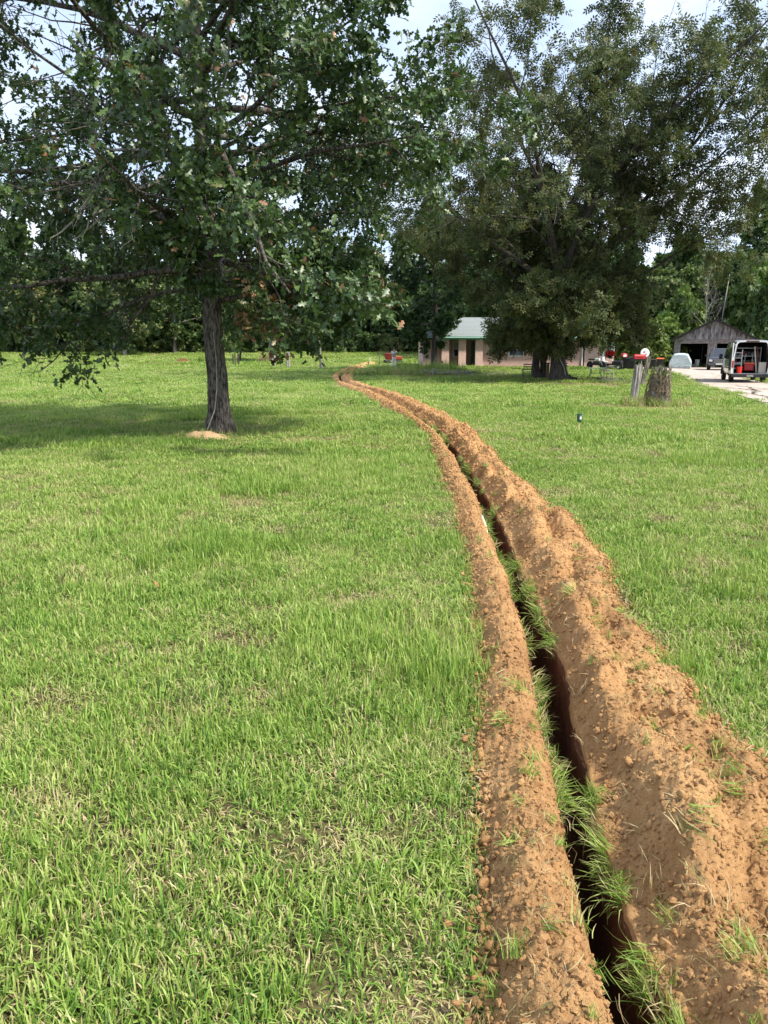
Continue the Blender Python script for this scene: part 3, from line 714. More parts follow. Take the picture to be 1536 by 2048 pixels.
# pecan trees ---------------------------------------------------------------
def pecan(seed, H, r0, fork, spread, nl=7, low=1.0, extra=()):
    r = np.random.RandomState(seed); W = Wood()
    TPc = trunk_line(r, fork+.6, (0, 0), .05, 14); zc = TPc[:, 2]
    W.tube(TPc, r0*(1-.30*np.clip(zc/fork, 0, 1))+r0*.75*np.exp(-np.clip(zc+.05, 0, 9)/.55), 20)
    cf = [None,
          dict(n=12, wig=.075, trop=.012, k=8, kids=11.5, t0=.16, ang=54, lf=.40, rf=.45, Lref=12, leaf=5, l0=.75),
          dict(n=7, wig=.13, trop=-.018, k=5, kids=9, t0=.12, ang=50, lf=.40, rf=.5, Lref=3.6, leaf=6, l0=.35, flat=.8),
          dict(n=4, wig=.17, trop=-.05, k=3, kids=0, t0=0, ang=0, lf=0, leaf=12, l0=.05)]
    for q in range(nl):
        az = q*2.399+r.uniform(-.4, .4); inc = R(r.uniform(16, 24) if q < 3 else r.uniform(30, 55)*spread)
        L = (H-fork)*r.uniform(.9, 1.05)/max(.75, math.cos(inc)**.6)*(1 if q < 3 else .88)
        d = np.array([math.cos(az)*math.sin(inc), math.sin(az)*math.sin(inc), math.cos(inc)])
        grow(r, W, at_z(TPc, fork+r.uniform(-.9, .5)), d, L, r0*.42, 1, cf)
    cl = [None, dict(n=9, wig=.1, trop=-.03, k=7, kids=13, t0=.18, ang=55, lf=.40, rf=.45, Lref=6.5, leaf=6, l0=.5)]+cf[2:]
    for (h, az, el, L) in extra:
        el = R(el); grow(r, W, at_z(TPc, h), np.array([math.cos(az)*math.cos(el), math.sin(az)*math.cos(el), math.sin(el)]), L, r0*.3 if L > 6 else r0*.14, 1, cf if L > 6 else cl)
    for q in range(13):
        h = r.uniform(.62, 1.0)*fork; az = q*2.399+r.uniform(-.3, .3); el = R(r.uniform(-6, 22))
        d = np.array([math.cos(az)*math.cos(el), math.sin(az)*math.cos(el), math.sin(el)])
        L = r.uniform(5.2, 7.6)*low
        if d[0] < -.4: L *= .66
        if d[0] > .5: L *= .8
        grow(r, W, at_z(TPc, h), d, L, r0*.2, 1, cl)
    W.A = [(p, d) for p, d in W.A if not (7.6 < p[2] < 14.5 and p[0] > 7.6 and fbm(p[0]*.5, p[2]*.5+p[1]*.3, 2, 4) < .10)]
    W.A = [(p, d) for p, d in W.A if fbm(p[0]*.34+p[2]*.2, p[1]*.34-p[2]*.3, 2, seed) > -.27 and p[2] > 1.35+.12*max(0, -2.8-p[0])+.42*max(0, p[0]-4.0)+.45*np.random.RandomState(int(abs(p[0]*1e4)) % 99991).rand()]
    cm = leaves('crown', r, W, 'pecan', 1, .47, .14, M['pecan_leaf'], center=(0, 0, H*.5), tint=(.15, .85), up=.8, droop=.45)
    print('pecan', len(W.A), len(cm.polygons))
    return W, cm
PEC = gp(1117, 763)
W, cm = pecan(34, 22.5, .45, 5.6, .82, 8, 1.0, ((4.8, -.1, 25, 11.5), (5.6, -.1, 46, 15.5), (3.9, 3.1, -3, 4.4), (3.7, 2.6, -6, 3.8), (3.6, 3.8, -6, 4.4), (3.8, 4.5, -4, 3.4)))
pec = make_tree('pecan_tree', 'tallest tree, a pecan with flared trunk beside the picnic table', 'tree', PEC, W, cm, M['bark_dark'], rz=0)
g = Geo(); P = np.array([atY(px, py, PEC[1]-.62)-PEC for px, py in ((1119, 660), (1116, 690), (1118, 715), (1128, 735), (1131, 750))])
v = g.tube(P, .022, 5).obj('vine_stem', M['deadwood'], pec); 
PB = gp(1073, 756.5)
W2, cm2 = pecan(55, 15.5, .24, 4.4, 1.0, 7, .72)
pec2 = make_tree('pecan_tree', 'shorter twin stemmed pecan behind the metal bench', 'tree', PB, W2, cm2, M['bark_dark'], rz=0)
W3 = Wood(); W3.tube(trunk_line(np.random.RandomState(3), 4.6, (.1, 0), .03, 10)+np.array([.44, .1, 0]), np.linspace(.24, .17, 10), 14)
me = W3.mesh('trunk'); me.materials.append(M['bark_dark']); link('trunk', me, None, pec2)

# the dark tree by the left end of the house, and the other yard and woodland trees --------
def broadleaf(seed, H, r0, base, crown_r, nl, leaf=('card', 1, .26), tint=(.15, .7), shape=.45, dens=1.0, up=.8, mat_='wood_leaf', el=(-8, 55), lean=(0, 0), lim=None):
    r = np.random.RandomState(seed); W = Wood()
    TPb = trunk_line(r, H*.95, lean, .05, 16); zb = TPb[:, 2]
    W.tube(TPb, r0*np.clip(1-zb/H, .08, 1)**.8+r0*.5*np.exp(-np.clip(zb+.05, 0, 9)/.3), 12)
    cf = [None,
          dict(n=7, wig=.12, trop=.004, k=6, kids=8*dens, t0=.15, ang=54, lf=.44, rf=.45, Lref=crown_r, leaf=6, l0=.4),
          dict(n=5, wig=.17, trop=-.01, k=4, kids=6, t0=.12, ang=50, lf=.45, rf=.5, leaf=6, l0=.25, rmin=.012),
          dict(n=3, wig=.2, trop=-.02, k=3, kids=0, t0=0, ang=0, lf=0, leaf=7, l0=.1, rmin=.01)]
    for q in range(nl):
        f = (q+.5)/nl; h = base+(H*.93-base)*f; az = q*2.399+r.uniform(-.5, .5)
        w_ = (math.sin(min(1, (f+.12)/shape)*math.pi/2) if f < shape else math.cos((f-shape)/(1-shape)*math.pi/2*.86))
        e = R(el[0]+(el[1]-el[0])*f+r.uniform(-9, 9))
        d = np.array([math.cos(az)*math.cos(e), math.sin(az)*math.cos(e), math.sin(e)])
        grow(r, W, at_z(TPb, h), d, max(.8, crown_r*w_*r.uniform(.78, 1.15))*(lim(h, d) if lim else 1), r0*.28*(1-.6*f)+.01, 1, cf)
    W.A = [(p, d) for p, d in W.A if p[2] > min(base*.55, 1.2)]
    cm = None
    if leaf: cm = leaves('crown', r, W, leaf[0], leaf[1], leaf[2], leaf[2]*.5, M[mat_], center=(0, 0, H*.5), tint=tint, up=up)
    print('tree', seed, len(W.A), 0 if cm is None else len(cm.polygons))
    return W, cm
HT = gp(868, 738)
W, cm = broadleaf(61, 13.2, .26, 1.9, 4.3, 26, ('spray', 1, .34), (.02, .5), lim=lambda h, d: .30 if (d[0] > .2 and h < 4.6) else (.62 if d[0] > .2 and h < 6 else 1))
make_tree('shade_tree', 'dense dark tree beside the brush pile at the left end of the house', 'tree', HT, W, cm, M['bark_dark'])
# field trees at the far left
W, cm = broadleaf(71, 10.0, .30, 1.9, 5.6, 24, ('spray', 1, .34), (.25, .95))
t0 = make_tree('field_tree', 'round brownish tree with pale trunk far across the field, left of the oak', 'tree', gp(251, 711.5), W, cm, M['bark_pale'])
g_ = gp(343, 707); dup(t0, (g_[0], g_[1]+2, g_[2]), 2.2, (1.05, 1.05, .98), 'round olive tree at the woodland edge just left of the oak trunk')
g_ = gp(70, 706); dup(t0, (g_[0], g_[1]+1, g_[2]), 4.0, (.95, .95, .95), 'low brownish tree in front of the woods at the left edge of the picture')
W, cm = broadleaf(72, 9.5, .36, 3.0, 3.6, 16, ('spray', 1, .30), (.2, .8))
make_tree('field_tree', 'tree with thick straight grey trunk right of the oak, dry grass at its foot', 'tree', gp(545, 724), W, cm, M['bark_pale'])
W, cm = broadleaf(75, 6.6, .12, 1.6, 2.4, 12, ('spray', 1, .26), (.1, .6))
make_tree('field_tree', 'small dark leafy tree just right of the oak trunk beyond the thin poles', 'tree', gp(480, 722), W, cm, M['bark_dark'])
def bare(seed, H, r0, base, cr, nl, el=(20, 65)):
    r = np.random.RandomState(seed); W = Wood(); TPb = trunk_line(r, H, (0, 0), .03, 16); zb = TPb[:, 2]
    W.tube(TPb, r0*np.clip(1-zb/H, .08, 1)+r0*.25*np.exp(-np.clip(zb+.05, 0, 9)/.3), 10)
    cf = [None, dict(n=8, wig=.10, trop=.03, k=5, kids=9, t0=.15, ang=42, lf=.45, rf=.5), dict(n=5, wig=.14, trop=.01, k=4, kids=5, t0=.15, ang=42, lf=.45, rf=.55), dict(n=3, wig=.16, trop=0, k=3, kids=0, t0=0, ang=0, lf=0, leaf=2)]
    for q in range(nl):
        f = (q+.5)/nl; az = q*2.399+r.uniform(-.5, .5); e = R(el[0]+(el[1]-el[0])*f)
        grow(r, W, at_z(TPb, base+(H*.95-base)*f), np.array([math.cos(az)*math.cos(e), math.sin(az)*math.cos(e), math.sin(e)]), cr*(1.1-.7*f)*r.uniform(.8, 1.1), r0*.42*(1-.6*f)+.008, 1, cf)
    return W, r
W, r = bare(81, 6.4, .125, 2.2, 3.3, 9, (28, 70))
W.A = [a for a in W.A if r.rand() < .12]
cm = leaves('crown', r, W, 'card', 1, .2, .1, M['wood_leaf'], tint=(.5, .9))
make_tree('bare_tree', 'thin nearly bare grey tree with a forked trunk left of the trench', 'tree', gp(642, 738), W, cm, M['bark_pale'])

# woodland ------------------------------------------------------------------
WP = []
for sd, H, r0, b, cr, nl, lf, tn, shp in ((91, 17, .26, 2.2, 5.0, 24, ('spray', 1, .55), (.1, .6), .4), (92, 15, .24, 1.4, 5.2, 22, ('spray', 1, .55), (.2, .72), .45), (93, 19, .28, 3.5, 4.4, 24, ('spray', 1, .5), (.05, .5), .35), (94, 13, .2, .8, 4.6, 20, ('spray', 1, .55), (.25, .85), .5)):
    W, cm = broadleaf(sd, H, r0, b, cr, nl, lf, tn, shp, dens=.72)
    WP.append(make_tree('woodland_tree', '', 'tree', (0, -400, 0), W, cm, M['bark_dark']))
# pine
r = np.random.RandomState(95); W = Wood(); TPp = trunk_line(r, 19, (0, 0), .04, 14); W.tube(TPp, np.linspace(.24, .05, 14), 9)
cf = [None, dict(n=5, wig=.1, trop=.02, k=4, kids=7, t0=.25, ang=45, lf=.4, rf=.5, leaf=6, l0=.4), dict(n=3, wig=.15, trop=.02, k=3, kids=0, t0=0, ang=0, lf=0, leaf=6, l0=.1)]
for q in range(40):
    f = (q+.5)/40; az = q*2.399; e = R(-5+40*f); grow(r, W, at_z(TPp, 6+12.6*f), np.array([math.cos(az)*math.cos(e), math.sin(az)*math.cos(e), math.sin(e)]), 3.4*(1-.75*f)*r.uniform(.8, 1.15), .05, 1, cf)
cm = leaves('crown', r, W, 'spray', 2, .5, .2, M['wood_leaf'], tint=(.1, .5))
WP.append(make_tree('woodland_tree', '', 'tree', (0, -400, 0), W, cm, M['bark_dark']))
# bushes
BP = []
for sd, H, cr, tn in ((96, 3.0, 2.2, (.2, .7)), (97, 2.2, 1.9, (.3, .85)), (98, 2.8, 2.0, (.2, .8))):
    W, cm = broadleaf(sd, H, .05, .15, cr, 16, ('spray', 1, .34), tn, .45, dens=.7, mat_='lush_leaf' if sd == 98 else 'wood_leaf')
    BP.append(make_tree('bush', '', 'bush', (0, -400, 0), W, cm, M['bark_dark']))
used = set()
KIND = ['tall round headed tree', 'broad leafy tree', 'slender dark tree', 'low bushy tree', 'pine with tufted boughs']
def place(protos, i, x, y, s, lab, grp, sink=.1):
    p = protos[i]; rz = rs.rand()*6.28; loc = (x, y, tz(x, y)-sink); sc = (s*rs.uniform(.92, 1.08), s*rs.uniform(.92, 1.08), s*rs.uniform(.92, 1.1))
    if id(p) not in used:
        used.add(id(p)); p.location = loc; p.rotation_euler = (0, 0, rz); p.scale = sc
        if lab: p['label'] = lab
        if grp: p['group'] = grp
        return p
    return dup(p, loc, rz, sc, lab, grp)
# woods across the back of the field, in three ranks
for rank, (Y0, step, smin, smax) in enumerate(((116, 5.4, .75, 1.05), (124, 6.0, .9, 1.2), (133, 7.5, 1.05, 1.3))):
    x = -98+rank*2.5
    while x < 34:
        xx = x+rs.uniform(-1.6, 1.6); yy = Y0+rs.uniform(-2.5, 2.5)
        s = rs.uniform(smin, smax)*(.80 if xx > -20 else 1.0)
        i = [0, 1, 3, 2, 4][rs.choice(5, p=[.28, .28, .24, .1, .1])]
        place(WP, i, xx, yy, s, '%s in the %s rank of the wood across the field' % (KIND[i], ('front', 'middle', 'rear')[rank]), 'trees of the wood behind the field')
        x += step*rs.uniform(.8, 1.2)
x = -95
while x < 20:
    place(BP, rs.randint(2), x+rs.uniform(-1, 1), 111.5+rs.uniform(-1.5, 2), rs.uniform(.8, 1.35), 'low bush at the foot of the wood across the field', 'bushes along the far field edge', .1); place(BP, rs.randint(2), x+rs.uniform(-1, 1), 119+rs.uniform(-1.5, 2), rs.uniform(1.7, 2.3), 'tall bush among the trunks of the wood across the field', 'bushes among the far trees', .1); x += rs.uniform(2.2, 3.8)
# woods behind the house and the barn
for (Y0, x0, x1, step, smin, smax) in ((88, 14, 33, 5.0, .7, .85), (90, 33, 66, 4.6, .6, .76), (98, 10, 75, 5.2, .8, .95), (107, 8, 84, 6, .95, 1.1), (78, 47, 62, 4.5, .5, .62)):
    x = x0
    while x < x1:
        i = rs.choice(5, p=[.25, .2, .2, .2, .15]); place(WP, i, x+rs.uniform(-1.5, 1.5), Y0+rs.uniform(-2.5, 2.5), rs.uniform(smin, smax), '%s in the %s wood behind the house and barn' % (KIND[i], 'near' if Y0 < 92 else 'far'), 'trees of the wood behind the barn')
        x += step*rs.uniform(.8, 1.2)
for (px, Y, s, i) in ((1268, 76, 1.2, 2), (1292, 74, .95, 2), (1322, 75, 1.1, 2), (1306, 80, 1.4, 2), (1236, 78, 1.2, 2)):
    x = atY(px, 700, Y)[0]; place(BP, i, x, Y, s, 'bright green bush left of the barn', 'bushes beside the barn')
for (px, Y, s, i, lab) in ((1490, 84.5, 1.6, 2, 'bright yellow green bush showing over the right slope of the barn roof'), (1372, 83, 1.15, 2, 'yellowish bush showing over the left slope of the barn roof'), (1530, 80, 1.3, 0, 'dark bush against the right side of the barn')):
    x = atY(px, 700, Y)[0]; o = place(BP, i, x, Y, s, lab, None)
    if 'group' in o: del o['group']
    o.scale = (s, s, s*1.9)
W, r = bare(83, 9.5, .10, 2.8, 3.2, 9, (45, 78))
bt = make_tree('bare_tree', 'bare forked tree with pale stems behind the left slope of the barn roof', 'tree', (*atY(1404, 700, 80)[:2], tz(atY(1404, 700, 80)[0], 80)), W, None, M['bark_pale'])
x = atY(1488, 700, 84)[0]; dup(bt, (x, 84, tz(x, 84)), 1.9, (1.1, 1.1, 1.15), 'bare wide branching tree behind the right slope of the barn roof')
# ---------------------------------------------------------------- driveway
M['concrete'] = mat('weathered_concrete', (0.50, 0.42, 0.36), 0.9, noise=1.3, c2=(0.33, 0.28, 0.245), bump=(60, .5, .01), spec=.2, detail=9)
M['joint'] = mat('dirt_in_joints', (0.10, 0.085, 0.06), 1, noise=3, c2=(0.05, 0.05, 0.025), spec=.1)
def drive_lr(y):
    l = drive_left(y)
    if y > 60: l = min(l, float(np.interp(y, [60, 63, 66], [24, 22.0, 21.6])))
    rr = float(np.interp(y, [55, 62], [drive_left(55)+DW, 36.5])) if y > 55 else drive_left(y)+DW
    return l, rr
yy = np.arange(-8, 73.6, 1.0); Vd, Fd = [], []
for q in yy:
    l, rr = drive_lr(q)
    for u in np.linspace(0, 1, 9): x = l+(rr-l)*u; Vd.append((x, q, tz(x, q)+.012))
Fd = [(i*9+j, i*9+j+1, i*9+j+10, i*9+j+9) for i in range(len(yy)-1) for j in range(8)]
drive = link('driveway', fast_mesh('driveway', Vd, Fd), M['joint']); drive['kind'] = 'structure'
r = np.random.RandomState(5)
def slab(pts):
    """one slab of concrete over a four sided patch of ground, its rim ragged and its surface a little tilted"""
    n = 9; g = []; k = r.uniform(0, 50); tl = r.uniform(-.006, .006, 2)
    (a, b, c, d) = [np.array(p) for p in pts]
    top = []
    for i in range(n):
        for j in range(n):
            u, v = i/(n-1), j/(n-1); p = (a*(1-u)+b*u)*(1-v)+(d*(1-u)+c*u)*v
            e = 0.05*np.array([float(vnoise(u*9+k, v*9)), float(vnoise(u*9, v*9+k))])*(1 if i in (0, n-1) or j in (0, n-1) else 0)
            p = p+e; top.append((p[0], p[1], tz(p[0], p[1])+.035+tl[0]*(u-.5)+tl[1]*(v-.5)))
    f = [(i*n+j, (i+1)*n+j, (i+1)*n+j+1, i*n+j+1) for i in range(n-1) for j in range(n-1)]
    rim = [i*n for i in range(n)]+[(n-1)*n+j for j in range(1, n)]+[i*n+n-1 for i in range(n-2, -1, -1)]+[j for j in range(n-2, 0, -1)]
    o = len(top); top += [(top[i][0], top[i][1], top[i][2]-.06) for i in rim]
    m = len(rim); f += [(rim[i], rim[(i+1) % m], o+(i+1) % m, o+i)[::-1] for i in range(m)]
    G = Geo(); G.add(top, f); return G.obj('slab', M['concrete'], drive)
edges = [-8.0]
while edges[-1] < 59: edges.append(edges[-1]+r.uniform(2.6, 5.0))
edges[-1] = 60.0
for a, b in zip(edges[:-1], edges[1:]):
    l0, r0_ = drive_lr(a); l1, r1 = drive_lr(b); r0_ = min(r0_, l0+DW+1.5); r1 = min(r1, l1+DW+1.5) if b < 59 else drive_lr(60)[1]
    sl0, sl1 = r.uniform(-.35, .35), r.uniform(-.35, .35); gsp = .02
    w0, w1 = l0+(r0_-l0)*r.uniform(.42, .6), l1+(r1-l1)*r.uniform(.42, .6)
    if r.rand() < .6:
        slab([(l0, a+gsp), (w0-gsp, a+gsp), (w1-gsp, b-gsp), (l1, b-gsp)]); slab([(w0+gsp, a+gsp), (r0_, a+gsp), (r1, b-gsp), (w1+gsp, b-gsp)])
    else: slab([(l0, a+gsp), (r0_, a+gsp), (r1, b-gsp), (l1, b-gsp)])
for a, b in ((60, 64.5), (64.5, 69), (69, 73.4)):
    l0, r0_ = drive_lr(a+.01); l1, r1 = drive_lr(b); n = 4
    for i in range(n):
        q = lambda l, rr, t: l+(rr-l)*t
        slab([(q(l0, r0_, i/n)+.02, a+.02), (q(l0, r0_, (i+1)/n)-.02, a+.02), (q(l1, r1, (i+1)/n)-.02, b-.02), (q(l1, r1, i/n)+.02, b-.02)])
# dark weed filled cracks wandering over the near slabs: real narrow ribbons of dirt
for pts in ([(1388, 778), (1440, 776), (1500, 781), (1536, 779)], [(1470, 773), (1500, 777), (1512, 783), (1505, 790), (1530, 795), (1545, 803)], [(1495, 781), (1525, 785)], [(1450, 789), (1478, 786), (1500, 789)], [(1395, 757), (1430, 759), (1470, 760)], [(1510, 806), (1545, 808)]):
    P = []
    for (px, py) in pts: P.append(gp(px, py))
    P = np.array(P); t = np.linspace(0, len(P)-1, len(P)*9); P = np.array([np.interp(t, np.arange(len(P)), P[:, i]) for i in range(2)]).T+r.normal(0, .05, (len(t), 2))
    d = np.gradient(P, axis=0); nn = np.stack([-d[:, 1], d[:, 0]], -1); nn /= np.linalg.norm(nn, axis=1)[:, None]+1e-9
    wv = (.03+.035*r.rand(len(P)))[:, None]
    A, B = P+nn*wv, P-nn*wv; V = [(x, y, tz(x, y)+.048) for x, y in A]+[(x, y, tz(x, y)+.048) for x, y in B]; n = len(P)
    link('crack', fast_mesh('crack', V, [(i, i+1, n+i+1, n+i) for i in range(n-1)]), M['joint'], drive)

# ---------------------------------------------------------------- plain materials
M['brick'] = mat('pink_brick', (0.50, 0.30, 0.25), .9)
def brickify(m, c1, c2, mort, sc=1.0):
    nt = m.node_tree; N = nt.nodes; L = nt.links; t = N.new('ShaderNodeTexCoord'); b = N.new('ShaderNodeTexBrick')
    mp = N.new('ShaderNodeMapping'); mp.inputs['Rotation'].default_value = (R(90), 0, 0); L.new(t.outputs['Object'], mp.inputs['Vector']); L.new(mp.outputs[0], b.inputs['Vector'])
    b.inputs['Color1'].default_value = (*c1, 1); b.inputs['Color2'].default_value = (*c2, 1); b.inputs['Mortar'].default_value = (*mort, 1)
    b.inputs['Scale'].default_value = sc; b.inputs['Brick Width'].default_value = .22; b.inputs['Row Height'].default_value = .075; b.inputs['Mortar Size'].default_value = .008
    L.new(b.outputs['Color'], N['Principled BSDF'].inputs['Base Color'])
brickify(M['brick'], (0.52, 0.30, 0.25), (0.42, 0.23, 0.19), (0.55, 0.47, 0.42))
M['pinkwall'] = mat('pale_pink_wall', (0.62, 0.44, 0.38), .9, noise=3, c2=(.55, .37, .31))
M['roof'] = mat('grey_shingles', (0.25, 0.275, 0.275), .9, noise=6, c2=(.17, .195, .195), stretch=(1, 6, 6), spec=.2)
M['green_trim'] = mat('mint_green_paint', (0.10, 0.36, 0.25), .5)
M['white'] = mat('white_paint', (0.74, 0.74, 0.72), .45)
M['glass'] = mat('dark_glass', (0.02, 0.026, 0.03), .06, spec=.6)
M['dgreen'] = mat('dark_green_paint', (0.03, 0.085, 0.06), .4)
M['black'] = mat('black_plastic', (0.018, 0.018, 0.02), .45)
M['rubber'] = mat('tyre_rubber', (0.02, 0.02, 0.02), .85)
M['steel'] = mat('dull_steel', (0.45, 0.45, 0.45), .35, metal=.9)
M['red'] = mat('red_paint', (0.36, 0.016, 0.020), .45)
M['orange'] = mat('orange_paint', (0.72, 0.13, 0.03), .45)
M['redplastic'] = mat('bright_red_plastic', (0.75, 0.035, 0.02), .4)
M['barn'] = mat('weathered_grey_boards', (0.30, 0.285, 0.30), .9, noise=5, c2=(.075, .06, .055), stretch=(1.2, 1.2, .28), bump=(30, .5, .02), spec=.15, detail=9, lo=.36, hi=.62)
M['barnblock'] = mat('stained_block_wall', (0.24, 0.22, 0.215), .95, noise=4, c2=(.13, .105, .09), bump=(22, .5, .02), spec=.1, detail=9)
M['barnroof'] = mat('dark_barn_roof', (0.05, 0.045, 0.042), .9, noise=4, spec=.2)
M['dark'] = mat('dark_boards_and_shade', (0.03, 0.028, 0.026), .95, spec=.1)  # near black; inside the barn bays the colour paints in their shade
M['greywood'] = mat('grey_weathered_wood', (0.42, 0.39, 0.36), .92, noise=22, c2=(.10, .085, .075), stretch=(1, 1, .12), bump=(26, .9, .03), spec=.15)
M['mosswood'] = mat('rotten_mossy_wood', (0.27, 0.24, 0.20), .95, noise=11, c2=(.055, .055, .032), stretch=(1, 1, .3), bump=(18, 1, .05), spec=.1)
M['cream'] = mat('cream_enamel', (0.62, 0.60, 0.46), .45)

# ---------------------------------------------------------------- house
HY = 66.2
def hx(px): return float(atY(px, 715, HY)[0])
def hz_(py): return float(atY(900, py, HY)[2])
H0 = (0, HY, 0); hb = tz(9, HY)-.06
house = thing('brick_house', 'low pink brick house with grey roof, green trim and a front porch', 'house', (hx(1065), HY, hb))
ox = hx(1065); ez = hz_(677)-hb; X = lambda px: hx(px)-ox
xl, xr = X(846), X(1228)
D_ = 9.0
p0, p1 = X(889), X(960)                                    # porch between these
def wall(x0, x1, y0, y1, z1=None, m='brick', nm='wall'): return Geo().box(x0, x1, y0, y1, 0, z1 or ez).obj(nm, M[m], house)
wall(xl, p0-.02, 0, .25); wall(p0, p1, 1.55, 1.8); wall(p1+.02, X(1166), .0, .25); wall(X(1169), X(1204), .05, .30, m='pinkwall'); wall(X(1206), xr, .02, .27)  # pale pink panel: sunlight on that stretch of wall put into its colour
wall(xl, xl+.25, .27, D_); wall(xr-.25, xr, .3, D_); wall(xl+.27, xr-.27, D_-.25, D_); wall(p0-.25, p0-.02, .27, 1.5); wall(p1+.02, p1+.25, .27, 1.5)
Geo().box(p0, p1, -.15, 1.5, -.1, .10).obj('porch_floor', M['concrete'], house, bevel=.01)
for px in (890, 923.5, 957): Geo().box(X(px)-.32, X(px)+.32, -.35, .0 - .004, -.1, ez).obj('porch_column', M['pinkwall'], house, bevel=.01)
# roof: hipped, with fascia and gutter
e = .55; rz_ = ez+.16; rh = 1.75; a0, a1, b0, b1 = xl-e, xr+e, -e-.1, D_+e; hip = 4.4
g = Geo(); g.add([(a0, b0, rz_), (a1, b0, rz_), (a1, b1, rz_), (a0, b1, rz_), (a0+hip, (b0+b1)/2, rz_+rh), (a1-hip, (b0+b1)/2, rz_+rh), (a0, b0, rz_-.02), (a1, b0, rz_-.02), (a1, b1, rz_-.02), (a0, b1, rz_-.02)],
      [(0, 1, 5, 4), (1, 2, 5), (2, 3, 4, 5), (3, 0, 4), (9, 8, 7, 6), (0, 6, 7, 1), (1, 7, 8, 2), (2, 8, 9, 3), (3, 9, 6, 0)]); roof = g.obj('roof', M['roof'], house)
nrow = 14
for i in range(nrow):                                      # courses of shingles on the front slope, each lapped over the one below
    u0, u1 = i/nrow, (i+1)/nrow; yc = (b0+b1)/2
    P = lambda u, dz: [(a0+hip*u, b0+(yc-b0)*u, rz_+rh*u+dz), (a1-hip*u, b0+(yc-b0)*u, rz_+rh*u+dz)]
    l0, l1 = P(u0, .035), P(u1+.01, .012); Geo().add([*l0, *l1[::-1], (l0[0][0], l0[0][1]-.01, l0[0][2]-.03), (l0[1][0], l0[1][1]-.01, l0[1][2]-.03)], [(0, 1, 2, 3), (0, 4, 5, 1)]) if False else None
    G = Geo(); G.add([*l0, *l1[::-1], (l0[0][0], l0[0][1]-.01, l0[0][2]-.03), (l0[1][0], l0[1][1]-.01, l0[1][2]-.03)], [(0, 1, 2, 3), (0, 4, 5, 1)]); G.obj('shingle_course', M['roof'], roof, fixn=False)
Geo().box(a0, a1, b0-.03, b0-.005, rz_-.24, rz_-.025).obj('fascia', M['green_trim'], house)
g = Geo(); g.box(a0, a1, b0-.16, b0-.034, rz_-.13, rz_-.03); g.obj('gutter', mat('pale_green_gutter', (.36, .62, .52), .4), house, bevel=.015)
Geo().box(a0+.02, a1-.02, b0+.0, b1, rz_-.06, rz_-.03).obj('soffit', M['green_trim'], house)
def window(x, z0, z1, w_, y, m='white'):
    f = Geo()
    for q in ((x-w_/2-.06, x-w_/2), (x+w_/2, x+w_/2+.06)): f.box(*q, y-.05, y, z0-.06, z1+.06)
    for q in ((z0-.06, z0), (z1, z1+.06), ((z0+z1)/2-.025, (z0+z1)/2+.025)): f.box(x-w_/2+.001, x+w_/2-.001, y-.045, y, *q)
    fr = f.obj('window', M[m], house)
    Geo().box(x-w_/2, x+w_/2, y-.02, y-.004, z0, z1).obj('pane', M['glass'], fr)
    Geo().box(x-w_/2+.01, x+w_/2-.01, y-.032, y-.022, (z0+z1)/2+.03, z1-.01).obj('blind', mat('pale_green_blind', (.30, .36, .31), .7), fr)
window(X(915.5), .95, 2.15, .5, 1.55); window(X(1032), 1.0, 2.05, 1.2, 0); window(X(1217), .95, 2.1, .8, .02)
dr = Geo().box(X(945.5), X(953), 1.47, 1.55-.003, .10, 2.2).obj('door', M['dgreen'], house, bevel=.01)
Geo().lathe([(.03, 0), (.035, .03), (.02, .05)], 10, (X(946.5), 1.42, 1.05), 'y').obj('handle', M['steel'], dr)
for px in (1163.5, 1205): Geo().tube([(X(px), -.08, ez-.05), (X(px), -.07, 1), (X(px), -.07, .05), (X(px), -.25, .0)], .055, 8).obj('downspout', M['white'], house)

# ---------------------------------------------------------------- barn
GY = 72.0
def bx(px): return float(atY(px, 710, GY)[0])
def bz(py): return float(atY(1428, py, GY)[2])
bc = bx(1427); gb = tz(bc, GY)-.03
BT = R(22.0)
barn = thing('barn_garage', 'weathered grey gabled barn with two open black garage bays', 'barn', (bc, GY, gb), -BT)
def X(px):
    u = bx(px)/GY
    return (u*GY-bc)/(math.cos(BT)+u*math.sin(BT))
Z = lambda py: bz(py)-gb
L0, L1 = X(1346.5), X(1506); o0, o1, q0, q1 = X(1359.5), X(1414), X(1432), X(1490)
ze, zo, zl, za = Z(676), Z(687), Z(678), Z(640)
Dp = 8.5
for a, b in ((L0, o0), (o1, q0), (q1, L1)): Geo().box(a, b, 0, .3, -.1, zo-.004).obj('pier', M['barnblock'], barn)
Geo().box(L0+.003, L1-.003, -.012, .3, zo, zl).obj('lintel', M['barnblock'], barn)
for a, b, c, d in ((L0, L0+.2, .304, Dp), (L1-.2, L1, .304, Dp), (L0+.204, L1-.204, Dp-.2, Dp)): Geo().box(a, b, c, d, -.1, ze).obj('wall', M['barnblock'], barn)
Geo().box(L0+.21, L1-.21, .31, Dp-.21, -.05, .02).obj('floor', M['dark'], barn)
Geo().box(L0+.21, L1-.21, Dp-.30, Dp-.22, .03, ze-.05).obj('back_shade_panel', M['dark'], barn)  # back and side panels: near black colour in place of the bays' shade
Geo().box(L0+.21, L0+.25, .32, Dp-.32, .03, ze-.05).obj('side_shade_panel', M['dark'], barn); Geo().box(L1-.25, L1-.21, .32, Dp-.32, .03, ze-.05).obj('side_shade_panel', M['dark'], barn)
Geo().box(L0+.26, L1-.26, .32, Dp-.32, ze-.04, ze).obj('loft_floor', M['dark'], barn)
mid = (L0+L1)/2; slope = (za-ze)/(mid-L0)
nb = 20; r = np.random.RandomState(9)
